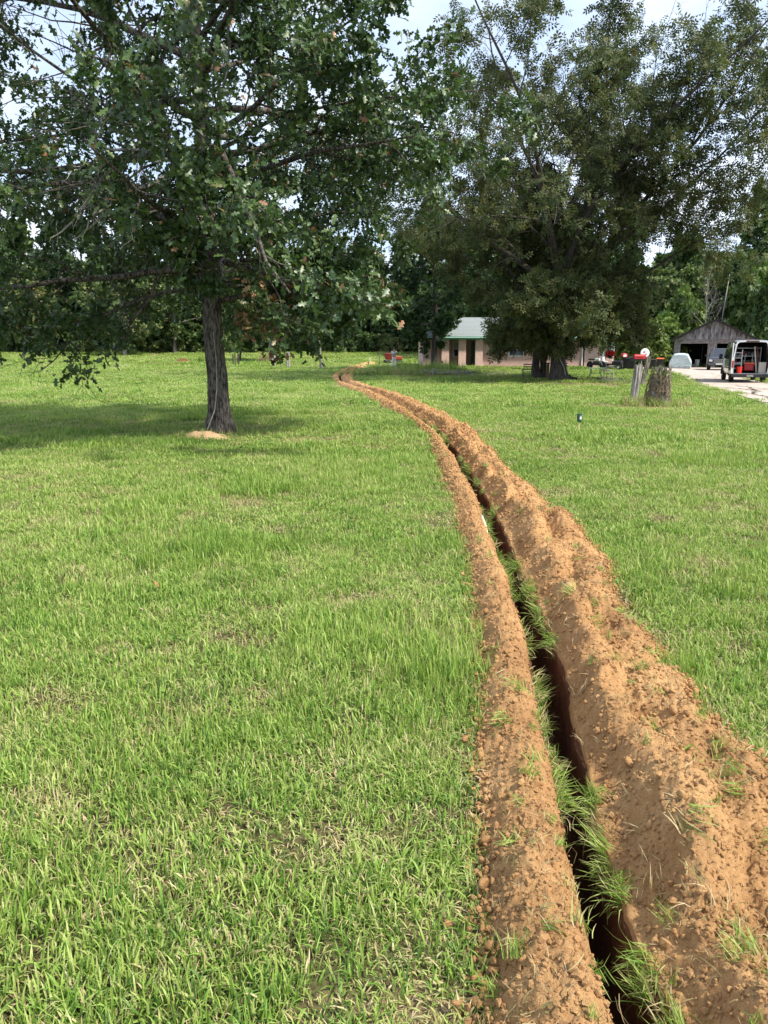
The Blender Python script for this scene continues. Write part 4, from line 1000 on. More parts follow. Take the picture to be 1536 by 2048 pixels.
for i in range(nb):                                        # the gable boards, one by one
    a, b = L0+(L1-L0)*i/nb+.012, L0+(L1-L0)*(i+1)/nb-.012
    top = lambda x: ze+slope*(min(x-L0, L1-x))-.02
    y0 = -.05-r.uniform(0, .03); lo = zl+.006-r.uniform(0, .05)
    pts = [(a, lo), (b, lo-r.uniform(-.03, .03)), (b, top(b))]
    if a < mid < b: pts.append((mid, top(mid)))
    pts.append((a, top(a))); pts = [(x, max(z_, lo+.02) if k > 1 else z_) for k, (x, z_) in enumerate(pts)]
    n = len(pts); G = Geo(); G.add([(x, y0, z_) for x, z_ in pts]+[(x, y0+.04, z_) for x, z_ in pts], [tuple(range(n)), tuple(range(2*n-1, n-1, -1))]+[(k, (k+1) % n, (k+1) % n+n, k+n) for k in range(n)])
    m = M['barn']
    G.obj('plank', m, barn)
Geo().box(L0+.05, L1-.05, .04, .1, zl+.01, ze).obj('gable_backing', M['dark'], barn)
ov = .42
for s, xa in ((-1, L0-.35), (1, L1+.35)):
    zx = ze-.35*slope
    G = Geo(); G.add([(xa, -ov, zx), (mid, -ov, za), (mid, Dp+.3, za), (xa, Dp+.3, zx), (xa, -ov, zx+.07), (mid, -ov, za+.07), (mid, Dp+.3, za+.07), (xa, Dp+.3, zx+.07)], [(0, 1, 2, 3), (7, 6, 5, 4), (0, 4, 5, 1), (1, 5, 6, 2), (2, 6, 7, 3), (3, 7, 4, 0)]); G.obj('roof', M['barnroof'], barn)
    G = Geo(); G.add([(xa, -ov-.03, zx-.12), (mid+s*.01, -ov-.03, za-.12), (mid+s*.01, -ov-.005, za-.12), (xa, -ov-.005, zx-.12), (xa, -ov-.03, zx+.08), (mid+s*.01, -ov-.03, za+.08), (mid+s*.01, -ov-.005, za+.08), (xa, -ov-.005, zx+.08)], [(0, 1, 2, 3), (7, 6, 5, 4), (0, 4, 5, 1), (1, 5, 6, 2), (2, 6, 7, 3), (3, 7, 4, 0)]); G.obj('rake_board', M['dark'], barn)

# ---------------------------------------------------------------- wheels
def wheel(parent, x, y, rad=.36, wid=.24, rim='steel'):
    s = 1 if x > 0 else -1
    t = Geo().lathe([(rad*.62, -wid/2), (rad*.93, -wid/2), (rad, -wid*.36), (rad, wid*.36), (rad*.93, wid/2), (rad*.62, wid/2)], 28, (0, 0, 0), 'x').obj('wheel', M['rubber'], parent, smooth=False)
    t.location = (x, y, rad)
    g = Geo(); g.lathe([(rad*.61, -.03), (rad*.60, .04), (rad*.5, .02), (rad*.2, .045), (rad*.1, .05)], 20, (0, 0, 0), 'x'); o = g.obj('rim', M[rim], t); o.location = (s*wid*.3, 0, 0); o.scale = (s, 1, 1)
    return t

# ---------------------------------------------------------------- van with its rear doors open
M['silver'] = mat('silver_grey_car_paint', (0.20, 0.215, 0.205), .22, metal=.35, spec=.6, coat=.6)
M['vansunlit'] = mat('sunlit_van_paint', (0.74, 0.75, 0.74), .3, coat=.5)  # paler copy of the van paint, sunlight on the rear frame put into it
VAN = gp(1497.5, 766.5)
van = thing('cargo_van', 'silver cargo van on the driveway with its rear doors wide open', 'van', VAN+np.array([0, 0, .035]), R(-17.5))
def vsec(y, hw_, z0, ztop, inset=0.0, sh=1.0):
    P = [(hw_*.96, z0), (hw_*1.0, z0+.25), (hw_*1.0, z0+.70), (hw_*.985, z0+.9)]
    zt = ztop-(z0+.9)
    P += [(hw_*(1-.10*sh), z0+.9+zt*.72), (hw_*(1-.15*sh), z0+.9+zt*.90), (hw_*(1-.24*sh), z0+.9+zt*.98), (hw_*.45, z0+.9+zt)]
    P = [(x-inset, y, z-inset if z > 1 else z+inset) for x, z in P]
    return [(-x, yy_, z) for x, yy_, z in P][::-1][::-1]+[(x, yy_, z) for x, yy_, z in P[::-1]]
Wv, Hv = 1.0, 2.42
outer = [vsec(y, w_, .42, zt, 0, sh) for y, w_, zt, sh in ((0, .985, Hv-.03, 1), (.08, 1.0, Hv, 1), (1.5, 1.01, Hv+.02, 1), (3.4, 1.0, Hv, 1), (3.9, .99, Hv-.10, 1), (4.45, .97, 1.92, 1), (4.85, .95, 1.5, .7), (5.35, .9, 1.36, .3), (5.55, .8, 1.24, .2))]
Geo().loft(outer, (False, True)).obj('body', M['silver'], van, smooth=True)
inner = [vsec(y, w_-.075, .50, zt-.085) for y, w_, zt in ((.0, .985, Hv-.03), (.09, 1.0, Hv), (1.5, 1.01, Hv+.02), (3.3, 1.0, Hv))]
M['lining'] = mat('dark_van_lining', (.035, .037, .036), .8, noise=3)
Geo().loft(inner, (False, True)).obj('cargo_lining', M['lining'], van, fixn=False)
k = len(outer[0]); G = Geo()
fo, fi = [(x, -.012, z) for x, y, z in outer[0]], [(x, -.012, z) for x, y, z in inner[0]]
G.add(fo+fi+[(x, .01, z) for x, y, z in outer[0]]+[(x, .01, z) for x, y, z in inner[0]], [(i, (i+1) % k, k+(i+1) % k, k+i) for i in range(k)]+[(i, (i+1) % k, 2*k+(i+1) % k, 2*k+i) for i in range(k)]+[(k+i, k+(i+1) % k, 3*k+(i+1) % k, 3*k+i) for i in range(k)])
G.obj('rear_door_frame', M['vansunlit'], van)
Geo().box(-.90, .90, -.05, 3.2, .47, .53).obj('cargo_floor', M['steel'], van)
Geo().box(-.97, .97, -.17, .10, .30, .50).obj('rear_bumper', M['black'], van, bevel=.04)
Geo().box(-.17, .17, -.182, -.172, .34, .45).obj('number_plate', M['deadwood'], van)
Geo().box(-.34, .34, -.06, .05, Hv-.10, Hv-.03).obj('brake_light', mat('dark_red_lens', (.10, .01, .01), .2), van, bevel=.015)
for s in (-1, 1):
    Geo().box(s*.955-.045, s*.955+.045, -.04, .0-.013, .85, 1.25).obj('tail_light', M['red'], van, bevel=.01)
    for y0, y1 in ((.55, 1.75), (1.85, 3.0), (3.1, 3.85)):
        zb, zt = 1.34, 1.98
        xb, xt = s*(1.003), s*(.925); G = Geo()
        G.add([(xb, y0, zb), (xb, y1, zb), (xt, y1-.04, zt), (xt, y0+.04, zt), (xb+s*.012, y0, zb), (xb+s*.012, y1, zb), (xt+s*.012, y1-.04, zt), (xt+s*.012, y0+.04, zt)], [(0, 1, 2, 3), (7, 6, 5, 4), (0, 4, 5, 1), (1, 5, 6, 2), (2, 6, 7, 3), (3, 7, 4, 0)]); G.obj('side_window', M['glass'], van)
    Geo().box(s*1.005-.02, s*1.005+.02, .55, 3.2, .78, .86).obj('side_moulding', M['black'], van, bevel=.01)
    Geo().box(s*1.2-.1, s*1.2+.1, 3.85, 3.95, 1.3, 1.62).obj('wing_mirror', M['black'], van, bevel=.03)
    for y in (.95, 4.55): wheel(van, s*.86, y, .35, .23)
    for y in (.95, 4.55):
        a = np.linspace(0, math.pi, 12); ro, ri = .47, .39
        G = Geo(); G.add([(s*x, y+q*math.cos(t), .36+q*math.sin(t)) for x in (.96, 1.02) for q in (ri, ro) for t in a], [(i, i+1, 12+i+1, 12+i) for i in range(11)]+[(24+i, 24+i+1, 36+i+1, 36+i) for i in range(11)]+[(12+i, 12+i+1, 36+i+1, 36+i) for i in range(11)]+[(i, i+1, 24+i+1, 24+i) for i in range(11)]); G.obj('wheel_arch', M['black'], van)
# the two doors, turned right round on their hinges
def rear_door(s, ang):
    d = Geo().box(0, .80*s, -.06, 0, .50, Hv-.16).obj('rear_door', M['vansunlit'] if s > 0 else M['silver'], van, bevel=.02)
    d.location = (-s*1.035, -.03, 0); d.rotation_euler = (0, 0, R(ang))
    Geo().box(.12*s, .70*s, -.075, -.062, 1.35, 2.0).obj('window', M['glass'], d); Geo().box(.12*s, .70*s, .002, .015, .7, 2.0).obj('inner_panel', M['lining'], d)
    Geo().box(.66*s, .72*s, -.10, -.062, 1.0, 1.15).obj('handle', M['black'], d)
rear_door(1, 93); rear_door(-1, 152)
# what lies in the van: each a thing of its own
Mv = Matrix.Translation(Vector(VAN)+Vector((0, 0, .035))) @ Matrix.Rotation(R(-17.5), 4, 'Z')
def inv(x, y, z): return Mv @ Vector((x, y, z))
o = thing('bucket', 'bright red plastic bucket at the left of the van floor', 'bucket', inv(-.55, .22, .532), R(-17.5))
Geo().lathe([(.13, 0), (.155, .33), (.17, .33), (.17, .37), (.14, .37), (.12, .02)], 24).obj('pail', M['redplastic'], o)
Geo().tube([(.165*math.cos(t), .02+.10*math.sin(t), .34-.16*math.sin(t)) for t in np.linspace(0, math.pi, 9)], .006, 5).obj('handle', M['steel'], o)
o = thing('step_ladder', 'short aluminium ladder leaning inside the van behind the red bucket', 'ladder', inv(-.62, .62, .532), R(-17.5))
for x in (-.2, .2): Geo().box(x-.025, x+.025, -.03, .03, 0, 1.35).obj('rail', M['steel'], o, bevel=.005)
for z_ in (.25, .55, .85, 1.15): Geo().box(-.172, .172, -.035, .035, z_, z_+.04).obj('rung', M['steel'], o)
o = thing('tool_cart', 'red wheeled tool machine in the middle of the van', 'tool cart', inv(.0, .75, .532), R(-17.5))
Geo().box(-.26, .26, -.2, .25, .14, .52).obj('body', M['red'], o, bevel=.04); Geo().box(-.28, .28, -.24, .28, .524, .60).obj('lid', M['orange'], o, bevel=.02)
for x in (-.26, .26): Geo().lathe([(.13, -.03), (.14, -.02), (.14, .02), (.13, .03)], 18, (x*1.13, 0, .14), 'x').obj('wheel', M['rubber'], o)
for x in (-.2, .2): Geo().tube([(x, .2, .6), (x, .24, .95), (x*.7, .26, 1.12)], .014, 6).obj('handle_bar', M['steel'], o)
for a, b, lab, c in ((.42, .55, 'pale board leaning at the right inside the van', (.5, .47, .42)), (.58, .75, 'dark reddish board leaning beside the pale board in the van', (.16, .05, .04))):
    G = Geo(); G.box(-.035, .035, -.02, .02, 0, 1.55); o = G.obj('board', mat('board_paint', c, .7), None, bevel=.004); tag(o, lab, 'board'); o.location = inv(a, b, .534); o.rotation_euler = (R(-7), R(-7), R(-17.5))
o = thing('storage_box', 'beige box standing at the right end of the van floor', 'box', inv(.66, .32, .532), R(-17.5))
Geo().box(-.19, .19, -.14, .2, 0, .60).obj('carton', mat('beige_board', (.46, .42, .37), .8), o, bevel=.01); Geo().box(-.195, .195, -.145, .205, .603, .63).obj('lid', mat('beige_lid', (.55, .5, .45), .8), o, bevel=.006)
o = thing('shelf_rack', 'dark shelf rack full of tools at the back of the van', 'shelf', inv(0, 2.0, .532), R(-17.5))
for x in (-.75, .75): Geo().box(x-.02, x+.02, -.2, .2, 0, 1.5).obj('upright', M['steel'], o)
for z_ in (.45, .95, 1.42): Geo().box(-.728, .728, -.2, .2, z_, z_+.03).obj('shelf', M['steel'], o)
r = np.random.RandomState(4)
for z_ in (.483, .983):
    for x in np.linspace(-.6, .6, 6):
        q = thing('tool_case', ('small tool case on the %s shelf of the van rack' % ('lower' if z_ < .6 else 'upper')), 'tool case', inv(x, 2.0, .532+z_), R(-17.5), 'tool cases on the van rack')
        h = r.uniform(.16, .3); Geo().box(-.085, .085, -.14, .14, 0, h).obj('case', mat('case_plastic', [(.25, .2, .12), (.08, .12, .14), (.35, .32, .28), (.3, .05, .03)][r.randint(4)], .6), q, bevel=.01); Geo().tube([(-.05, 0, h), (-.04, 0, h+.03), (.04, 0, h+.03), (.05, 0, h)], .008, 5).obj('handle', M['black'], q)

# ---------------------------------------------------------------- dark four wheel drive facing us
M['navy'] = mat('dark_navy_car_paint', (0.008, 0.010, 0.017), .3, spec=.45, coat=.25)
SUVp = gp(1431, 741.5)
suv = thing('parked_car', 'dark navy four wheel drive car facing out of the barn', 'car', SUVp+np.array([.25, 0, .035]), R(-24))
def csec(y, hw_, zb, zs, zt, tw):
    """shoulder width hw_ up to zs, then a greenhouse narrowing to tw at zt"""
    P = [(hw_*.90, zb), (hw_*.99, zb+.15), (hw_, zs-.18), (hw_*.97, zs), (max(tw*1.02, hw_*.5), zs+(zt-zs)*.55), (tw, zt-.07), (tw*.85, zt), (tw*.4, zt+.015)]
    return [(-x, y, z) for x, z in P]+[(x, y, z) for x, z in P[::-1]]
secs = [csec(*a) for a in ((0, .80, .42, .84, .88, .70), (.12, .90, .38, .92, .97, .78), (.9, .93, .36, 1.02, 1.08, .80), (1.35, .94, .36, 1.06, 1.14, .80), (2.05, .94, .36, 1.08, 1.72, .66), (2.5, .94, .36, 1.08, 1.79, .67), (4.2, .94, .36, 1.08, 1.78, .67), (4.75, .92, .38, 1.06, 1.40, .70), (4.85, .86, .45, 1.0, 1.1, .7))]
Geo().loft(secs).obj('body', M['navy'], suv, smooth=True)
G = Geo(); G.add([(-.76, 1.40, 1.145), (.76, 1.40, 1.145), (.62, 2.06, 1.685), (-.62, 2.06, 1.685), (-.76, 1.37, 1.165), (.76, 1.37, 1.165), (.62, 2.03, 1.705), (-.62, 2.03, 1.705)], [(0, 1, 2, 3), (7, 6, 5, 4), (0, 4, 5, 1), (1, 5, 6, 2), (2, 6, 7, 3), (3, 7, 4, 0)])
M['screen'] = mat('windscreen_glass', (.03, .04, .045), .08, spec=.7); G.obj('windscreen', M['screen'], suv)
Geo().box(-.46, .46, -.03, .04, .66, .86).obj('grille', M['black'], suv, bevel=.01)
for z_ in (.69, .75, .81): Geo().box(-.44, .44, -.05, -.032, z_, z_+.025).obj('grille_bar', M['steel'], suv)
G = Geo()
for a in ((-.5, .5, .87, .90), (-.46, .46, .63, .66)): G.box(a[0], a[1], -.055, .02, a[2], a[3])
G.obj('grille_surround', M['steel'], suv)
M['lamp'] = mat('headlamp_glass', (.72, .74, .75), .08, spec=.8)
for s in (-1, 1):
    Geo().box(s*.66-.14, s*.66+.14, -.015, .12, .70, .87).obj('headlight', M['lamp'], suv, bevel=.03)
    Geo().lathe([(.07, -.03), (.075, 0), (.05, .03)], 16, (s*.62, -.05, .50), 'y').obj('fog_lamp', M['lamp'], suv)
    m_ = Geo().box(s*1.07-.10, s*1.07+.10, 1.55, 1.65, 1.1, 1.27).obj('wing_mirror', M['black'], suv, bevel=.03)
    for y in (.85, 3.75): wheel(suv, s*.82, y, .37, .24)
    G = Geo(); G.add([(s*.905, 1.9, 1.12), (s*.905, 4.3, 1.12), (s*.70, 4.2, 1.66), (s*.70, 2.25, 1.66), (s*.925, 1.9, 1.12), (s*.925, 4.3, 1.12), (s*.72, 4.2, 1.66), (s*.72, 2.25, 1.66)], [(0, 1, 2, 3), (7, 6, 5, 4), (0, 4, 5, 1), (1, 5, 6, 2), (2, 6, 7, 3), (3, 7, 4, 0)]); G.obj('side_window', M['glass'], suv)
Geo().box(-.86, .86, -.10, .16, .40, .60).obj('front_bumper', mat('grey_bumper', (.07, .075, .08), .4), suv, bevel=.05)
Geo().box(-.25, .25, -.112, -.102, .46, .57).obj('number_plate', M['white'], suv)
for s in (-.5, .5): Geo().tube([(s, 2.4, 1.80), (s, 2.5, 1.86), (s, 4.0, 1.86), (s, 4.1, 1.80)], .02, 6).obj('roof_rail', M['steel'], suv)

# ---------------------------------------------------------------- car under a cover
CC = gp(1362, 738)
M['cover'] = mat('pale_blue_car_cover', (0.46, 0.55, 0.57), .7, noise=2.5, c2=(.36, .45, .47), bump=(6, .6, .06))
cov = thing('covered_car', 'car under a pale blue fitted cloth cover left of the barn bay', 'car cover', CC+np.array([0, .3, .03]), R(-22))
n = 40; rings = []; r = np.random.RandomState(2)
pr = [(-.90, .02), (-.94, .35), (-.93, .66), (-.58, 1.27), (-.25, 1.34), (.25, 1.34), (.58, 1.27), (.93, .66), (.94, .35), (.90, .02)]
tq = np.linspace(0, len(pr)-1, n); px_ = np.interp(tq, range(len(pr)), [p[0] for p in pr]); pz_ = np.interp(tq, range(len(pr)), [p[1] for p in pr])
for y, f, h in ((0, .96, .90), (.05, .99, .955), (.4, 1.0, 1.0), (1.0, 1.0, 1.02), (1.5, 1, 1.02), (2.3, 1, 1.0), (2.9, 1, .86), (3.6, 1, .72), (4.3, .97, .66), (4.38, .93, .6)):
    wr = .022*np.sin(tq*2.6+y*3)+.018*r.randn(n)*(pz_ < .5)
    rings.append([(a*f+wr_, y-.04*(b < .6)*abs(math.sin(i*.9))*(y < .2), max(b*h, .015)) for i, (a, b, wr_) in enumerate(zip(px_, pz_, wr))])
G = Geo(); G.loft(rings, (True, True)); G.obj('cloth', M['cover'], cov)
cr_ = Geo(); P = [(a*.94, -.06-.02*math.sin(i*1.7), .28+.02*math.sin(i)) for i, a in enumerate(np.linspace(-.9, .9, 14))]; cr_.tube(P, .022, 6).obj('elastic_hem', M['cover'], cov, smooth=True)

def bin_(name, lab, cat, px, py, h, r0_, r1_, m, lid=None, lift=.03):
    p = gp(px, py); o = thing(name, lab, cat, p+np.array([0, 0, lift]))
    Geo().lathe([(r0_, 0), (r1_, h*.9), (r1_*1.08, h*.9), (r1_*1.08, h*.95), (r1_*.98, h*.95)], 20).obj('bin_body', M[m], o)
    if lid: Geo().lathe([(r1_*1.1, h*.952), (r1_*1.1, h), (r1_*.6, h*1.03)], 20).obj('lid', M[lid], o)
    return o
bin_('white_bin', 'white plastic bin on the concrete in front of the left barn bay', 'bin', 1393.5, 734, .68, .17, .22, 'white', 'white')
o = bin_('wheel_hub', 'low dark drum beside the white bin', 'drum', 1386, 735.5, .34, .16, .17, 'black')
def wheelie(lab, px, py, body, lid, h=1.02):
    p = gp(px, py); o = thing('wheelie_bin', lab, 'bin', p+np.array([0, 0, .02]), R(-20))
    G = Geo(); G.loft([[(-.24, -.26, .06), (.24, -.26, .06), (.24, .26, .06), (-.24, .26, .06)], [(-.29, -.33, h*.9), (.29, -.33, h*.9), (.29, .33, h*.9), (-.29, .33, h*.9)]]); G.obj('bin_body', M[body], o, bevel=.02)
    G = Geo(); G.loft([[(-.31, -.37, h*.905), (.31, -.37, h*.905), (.31, .36, h*.905), (-.31, .36, h*.905)], [(-.29, -.34, h*.98), (.29, -.34, h*.98), (.29, .34, h), (-.29, .34, h)]]); G.obj('lid', M[lid], o, bevel=.02)
    for x in (-.27, .27): Geo().lathe([(.10, -.03), (.11, 0), (.10, .03)], 14, (x, .3, .11), 'x').obj('wheel', M['rubber'], o)
    return o
wheelie('black wheelie bin with an orange lid behind the rotten stump', 1319, 741, 'black', 'orange')
wheelie('plain black wheelie bin left of the orange lidded bin', 1303.5, 741, 'black', 'black', .92)
wheelie('black wheelie bin under the red bag beside the house', 1252, 739, 'black', 'black', .95)
wheelie('black wheelie bin between the red bag and the grey post', 1262, 739.5, 'black', 'black', 1.05)

# ---------------------------------------------------------------- weathered posts and the stump
def old_wood(name, base, rows, k, seed, m, parent, groove=.14, ragged=.1):
    """rows of (centre x, centre y, height, radius)"""
    r = np.random.RandomState(seed); rows = np.array(rows, float); t = np.linspace(0, len(rows)-1, 34); Q = np.array([np.interp(t, range(len(rows)), rows[:, i]) for i in range(4)]).T
    a = 2*np.pi*np.arange(k)/k
    lob = 1+groove*np.array([float(fbm(math.cos(x)*2.2+seed, math.sin(x)*2.2, 3, seed)) for x in a])*1.8
    V = []
    for i, (cx, cy, z_, rad) in enumerate(Q):
        f = lob*(1+.10*np.array([float(fbm(math.cos(x)*4+z_*1.1, math.sin(x)*4+z_*1.4, 3, seed+5)) for x in a]))
        top = i/33; zz_ = z_+ragged*np.array([float(fbm(math.cos(x)*2.6+seed, math.sin(x)*2.6+7, 3, seed+9)) for x in a])*2*max(0, top-.6)/.4
        V.append(np.stack([cx+rad*f*np.cos(a), cy+rad*f*np.sin(a), zz_], -1))
    inn = V[-1].copy(); c = inn.mean(0); inn = c+(inn-c)*.72; inn[:, 2] = V[-1][:, 2]-.10; V.append(inn); V.append(c+(inn-c)*.3-np.array([0, 0, .05]))
    return Geo().loft([list(map(tuple, v)) for v in V], (True, True)).obj(name, m, parent, smooth=False)
PP = gp(1266, 806); sc_ = PP[1]/FPX
po = thing('old_post', 'grey weathered split wooden post standing in the lawn left of the stump', 'post', PP)
old_wood('post', PP, [(-.01, 0, -.1, .125), (0, 0, .1, .12), (.03, 0, .6, .115), (.07, 0, 1.17, .10)], 40, 3, M['greywood'], po, .22, .12)
old_wood('split_piece', PP, [(.10, -.03, .25, .03), (.13, -.03, .7, .055), (.17, -.02, 1.17, .06)], 20, 8, M['greywood'], po, .3, .12)
ST = gp(1312, 812)
su = thing('tree_stump', 'broad rotten mossy stump wrapped in dead vines at the right of the lawn', 'stump', ST)
old_wood('stump', ST, [(0, 0, -.1, .36), (.0, 0, .08, .33), (.03, 0, .45, .29), (.06, 0, .82, .255), (.07, 0, 1.06, .22)], 56, 12, M['mosswood'], su, .3, .26)
r = np.random.RandomState(14); G = Geo()
for i in range(70):
    a0_ = r.uniform(0, 6.28); z0 = r.uniform(0, .9); P = []
    for t in np.linspace(0, 1, 7):
        a_ = a0_+t*r.uniform(-.9, .9); z_ = z0+t*r.uniform(-.3, .45); q = np.interp(z_, [0, 1], [.38, .25])+r.uniform(-.01, .05); P.append((.06*z_+q*math.cos(a_), q*math.sin(a_), max(z_, .0)))
    G.tube(P, r.uniform(.004, .010), 4)
vn = G.obj('dead_vines', mat('dead_vine', (.22, .15, .09), .9, noise=8), su); vn['kind'] = 'stuff'
W = Wood(); W.A = [(np.array([.07+.25*math.cos(a), .25*math.sin(a), z_]), np.array([math.cos(a), math.sin(a), .3])) for a, z_ in zip(r.uniform(0, 6.28, 26), r.uniform(.75, 1.05, 26))]
cm = leaves('vine_leaves', r, W, 'spray', 3, .08, .06, M['wood_leaf'], tint=(.3, 1.0)); o = link('vine_leaves', cm, None, su); o['kind'] = 'stuff'
# dry grass round the feet of the posts, brush pile weeds, clumps in the field
P, Ro, S, I = [], [], [], []
def weeds(cx, cy, rx, ry, n, s0, s1, pick):
    x = cx+rs.randn(n)*rx*.5; y = cy+rs.randn(n)*ry*.5; P.append(np.stack([x, y, terrain(x, y)], -1)); Ro.append(np.stack([rs.randn(n)*.15, rs.randn(n)*.15, rs.rand(n)*6.28], -1))
    s = rs.uniform(s0, s1, n); S.append(np.stack([s, s, s*1.2], -1)); I.append(rs.choice(pick, n))
weeds(PP[0], PP[1]-.05, .45, .45, 60, 1.2, 2.6, [4, 5, 6, 7]); weeds(ST[0]-.05, ST[1]-.2, .9, .6, 90, 1.2, 2.8, [4, 5, 6, 7, 1])
BR = gp(850, 750)
weeds(BR[0]-1.2, BR[1]+.6, 4.5, 2.2, 420, 2.0, 5.0, [0, 1, 2, 4, 5, 6, 7]); weeds(BR[0]+.7, BR[1]+2.2, 2.4, 1.2, 160, 3.5, 7, [0, 1, 2, 3])
g_ = gp(533, 724); weeds(g_[0], g_[1], .7, .6, 60, 4, 9, [4, 5, 6]); g_ = gp(405, 725); weeds(g_[0], g_[1], .5, .4, 14, 4, 8, [0, 1]); g_ = gp(250, 711); weeds(g_[0], g_[1], 2.5, 1, 40, 4, 8, [0, 1, 4])
weeds(OAK[0]-.35, OAK[1]-.35, 1.1, .5, 60, .8, 1.5, [4, 5, 1]); weeds(OAK[0]+1.4, OAK[1]-.4, 1.6, .35, 70, .6, 1.1, [4, 5, 6]); g_ = gp(745, 737); weeds(g_[0]+4, g_[1]-8, 3, 1, 60, 2, 3.5, [4, 5, 6])
scatter('weeds', np.vstack(P), np.vstack(Ro), np.vstack(S), np.concatenate(I), lip)

# ---------------------------------------------------------------- leaning post with the red mailbox and the white disc
LP = gp(1283, 771); Y = LP[1]
def loc(px, py, dy=0): return atY(px, py, Y+dy)-LP
lp = thing('leaning_post', 'dark leaning wooden post behind the grey split post', 'post', LP)
a, b = loc(1283.5, 773), loc(1298, 712)
G = Geo(); d = nrm(b-a); s = np.array([d[2], 0, -d[0]])*.115; G.loft([[tuple(c_-s+np.array([0, -.07, 0])), tuple(c_+s+np.array([0, -.07, 0])), tuple(c_+s+np.array([0, .07, 0])), tuple(c_-s+np.array([0, .07, 0]))] for c_ in (a, a*.5+b*.5+np.array([.01, 0, 0]), b)])
G.obj('post', M['mosswood'], lp, bevel=.01)
c_ = loc(1290, 706, -.12); mo = thing('round_disc', 'round white disc with dark holes on top of the leaning post', 'disc', LP+c_)
g = Geo().lathe([(.02, 0), (.19, -.015), (.235, .0), (.235, .03), (.19, .035), (.02, .03)], 32, (0, 0, 0), 'y').obj('disc', M['white'], mo)
for x, z_ in ((.04, -.07), (-.05, .05)): Geo().lathe([(.035, -.03), (.04, -.02), (.03, -.017)], 14, (x, 0, z_), 'y').obj('hole_plug', M['black'], mo)
for x in (-.2, .2): pass
Geo().box(-.02, .02, .03, .11, -.2, .05).obj('bracket', M['steel'], mo)
c_ = loc(1278, 718, -.28); mb = thing('mailbox', 'red metal mailbox on a black bracket beside the white disc', 'mailbox', LP+c_)
G = Geo(); pr = [(-.12, 0), (.12, 0), (.12, .14)]+[(.12*math.cos(t), .14+.10*math.sin(t)) for t in np.linspace(.3, math.pi-.3, 7)]+[(-.12, .14)]
G.prism(pr, -.24, .32); G.obj('box', M['red'], mb, bevel=.006)
G = Geo(); G.prism([(y_*1.05, z_*1.03-.004) for y_, z_ in pr], -.275, -.243); G.obj('door', M['red'], mb, bevel=.004)
Geo().box(-.10, .16, -.145, -.13, .12, .16).obj('flag', M['redplastic'], mb)
Geo().box(-.42, .34, -.06, .06, -.10, -.012).obj('bracket', M['black'], mb, bevel=.01); Geo().box(.22, .34, .062, .25, -.09, -.03).obj('bracket_arm', M['black'], mb)

# ---------------------------------------------------------------- green capped stake by the trench
p = gp(1157.5, 866); o = thing('marker_stake', 'thin wooden stake with a dark green cap alone on the right lawn', 'stake', p+np.array([0, 0, .09]))
Geo().box(-.012, .012, -.008, .008, -.14, .17).obj('stake', mat('raw_pine', (.62, .46, .28), .8), o)
c = Geo().lathe([(.030, .135), (.05, .15), (.055, .26), (.047, .285), (.052, .287), (.052, .30), (.02, .305)], 20).obj('cap', M['dgreen'], o)
Geo().box(-.01, .028, -.062, -.048, .19, .25).obj('reflector', M['lamp'], c)

# ---------------------------------------------------------------- yard furniture
p = gp(1190.5, 757); o = thing('garden_table', 'green metal garden table standing right of the big pecan trunk', 'table', p, R(-8))
Geo().box(-.56, .56, -.38, .38, .66, .70).obj('tabletop', mat('pale_green_paint', (.22, .36, .24), .5), o, bevel=.01)
for s in (-1, 1):
    for y_ in (-.28, .28): Geo().tube([(s*.32, y_, .66), (s*.31, y_, .38), (s*.36, y_, .2), (s*.47, y_, 0)], .022, 6).obj('leg', M['dgreen'], o)
for y_ in (-.28, .28): Geo().tube([(-.31, y_, .36), (.31, y_, .36)], .018, 6).obj('rail', M['dgreen'], o)
p = gp(1215, 759); o = thing('garden_chair', 'cream tube framed garden chair beside the green table', 'chair', p, R(12))
for y_ in (-.24, .24): Geo().tube([(-.27, y_, .80), (-.22, y_, .66), (-.02, y_, .60), (.20, y_, .60), (.24, y_, .5), (.24, y_, 0)], .026, 7).obj('arm_and_leg', M['cream'], o)
for y_ in (-.2, .2): Geo().tube([(-.22, y_, .66), (-.16, y_, .36), (-.2, y_, 0)], .02, 6).obj('rear_leg', M['black'], o)
Geo().box(-.2, .22, -.22, .22, .34, .38).obj('seat', M['dgreen'], o, bevel=.01)
G = Geo(); [G.box(-.27-.02*i, -.24-.02*i, -.22, .22, .44+.1*i, .5+.1*i) for i in range(4)]; G.obj('backrest', M['cream'], o)
p = gp(1055, 755); o = thing('metal_armchair', 'dark green slatted metal armchair left of the pecan trunks', 'armchair', p, R(-15))
for s in (-1, 1):
    Geo().tube([(s*.32, -.28, 0), (s*.32, -.28, .56), (s*.32, -.2, .60), (s*.32, .2, .58)], .024, 6).obj('arm', M['dgreen'], o); Geo().tube([(s*.30, .26, 0), (s*.30, .24, .42), (s*.30, .36, .95)], .024, 6).obj('rear_leg', M['dgreen'], o)
for y_ in np.linspace(-.26, .2, 5): Geo().box(-.296, .296, y_-.035, y_+.035, .38, .405).obj('slat', M['dgreen'], o)
for z_ in (.52, .68, .84): Geo().box(-.272, .272, .24+(z_-.42)*.2, .265+(z_-.42)*.2, z_, z_+.075).obj('slat', M['dgreen'], o)
p = gp(1106, 759)+np.array([-.1, 1.2, 0]); o = thing('feeder_stand', 'brown wooden stand with a flat top behind the pecan trunk', 'stand', p)
Geo().box(-.07, .07, -.07, .07, -.1, 1.0).obj('post', mat('brown_wood', (.16, .07, .05), .8, noise=8), o, bevel=.008); Geo().box(-.3, .3, -.22, .22, 1.0, 1.06).obj('top', M['dark'], o, bevel=.008)
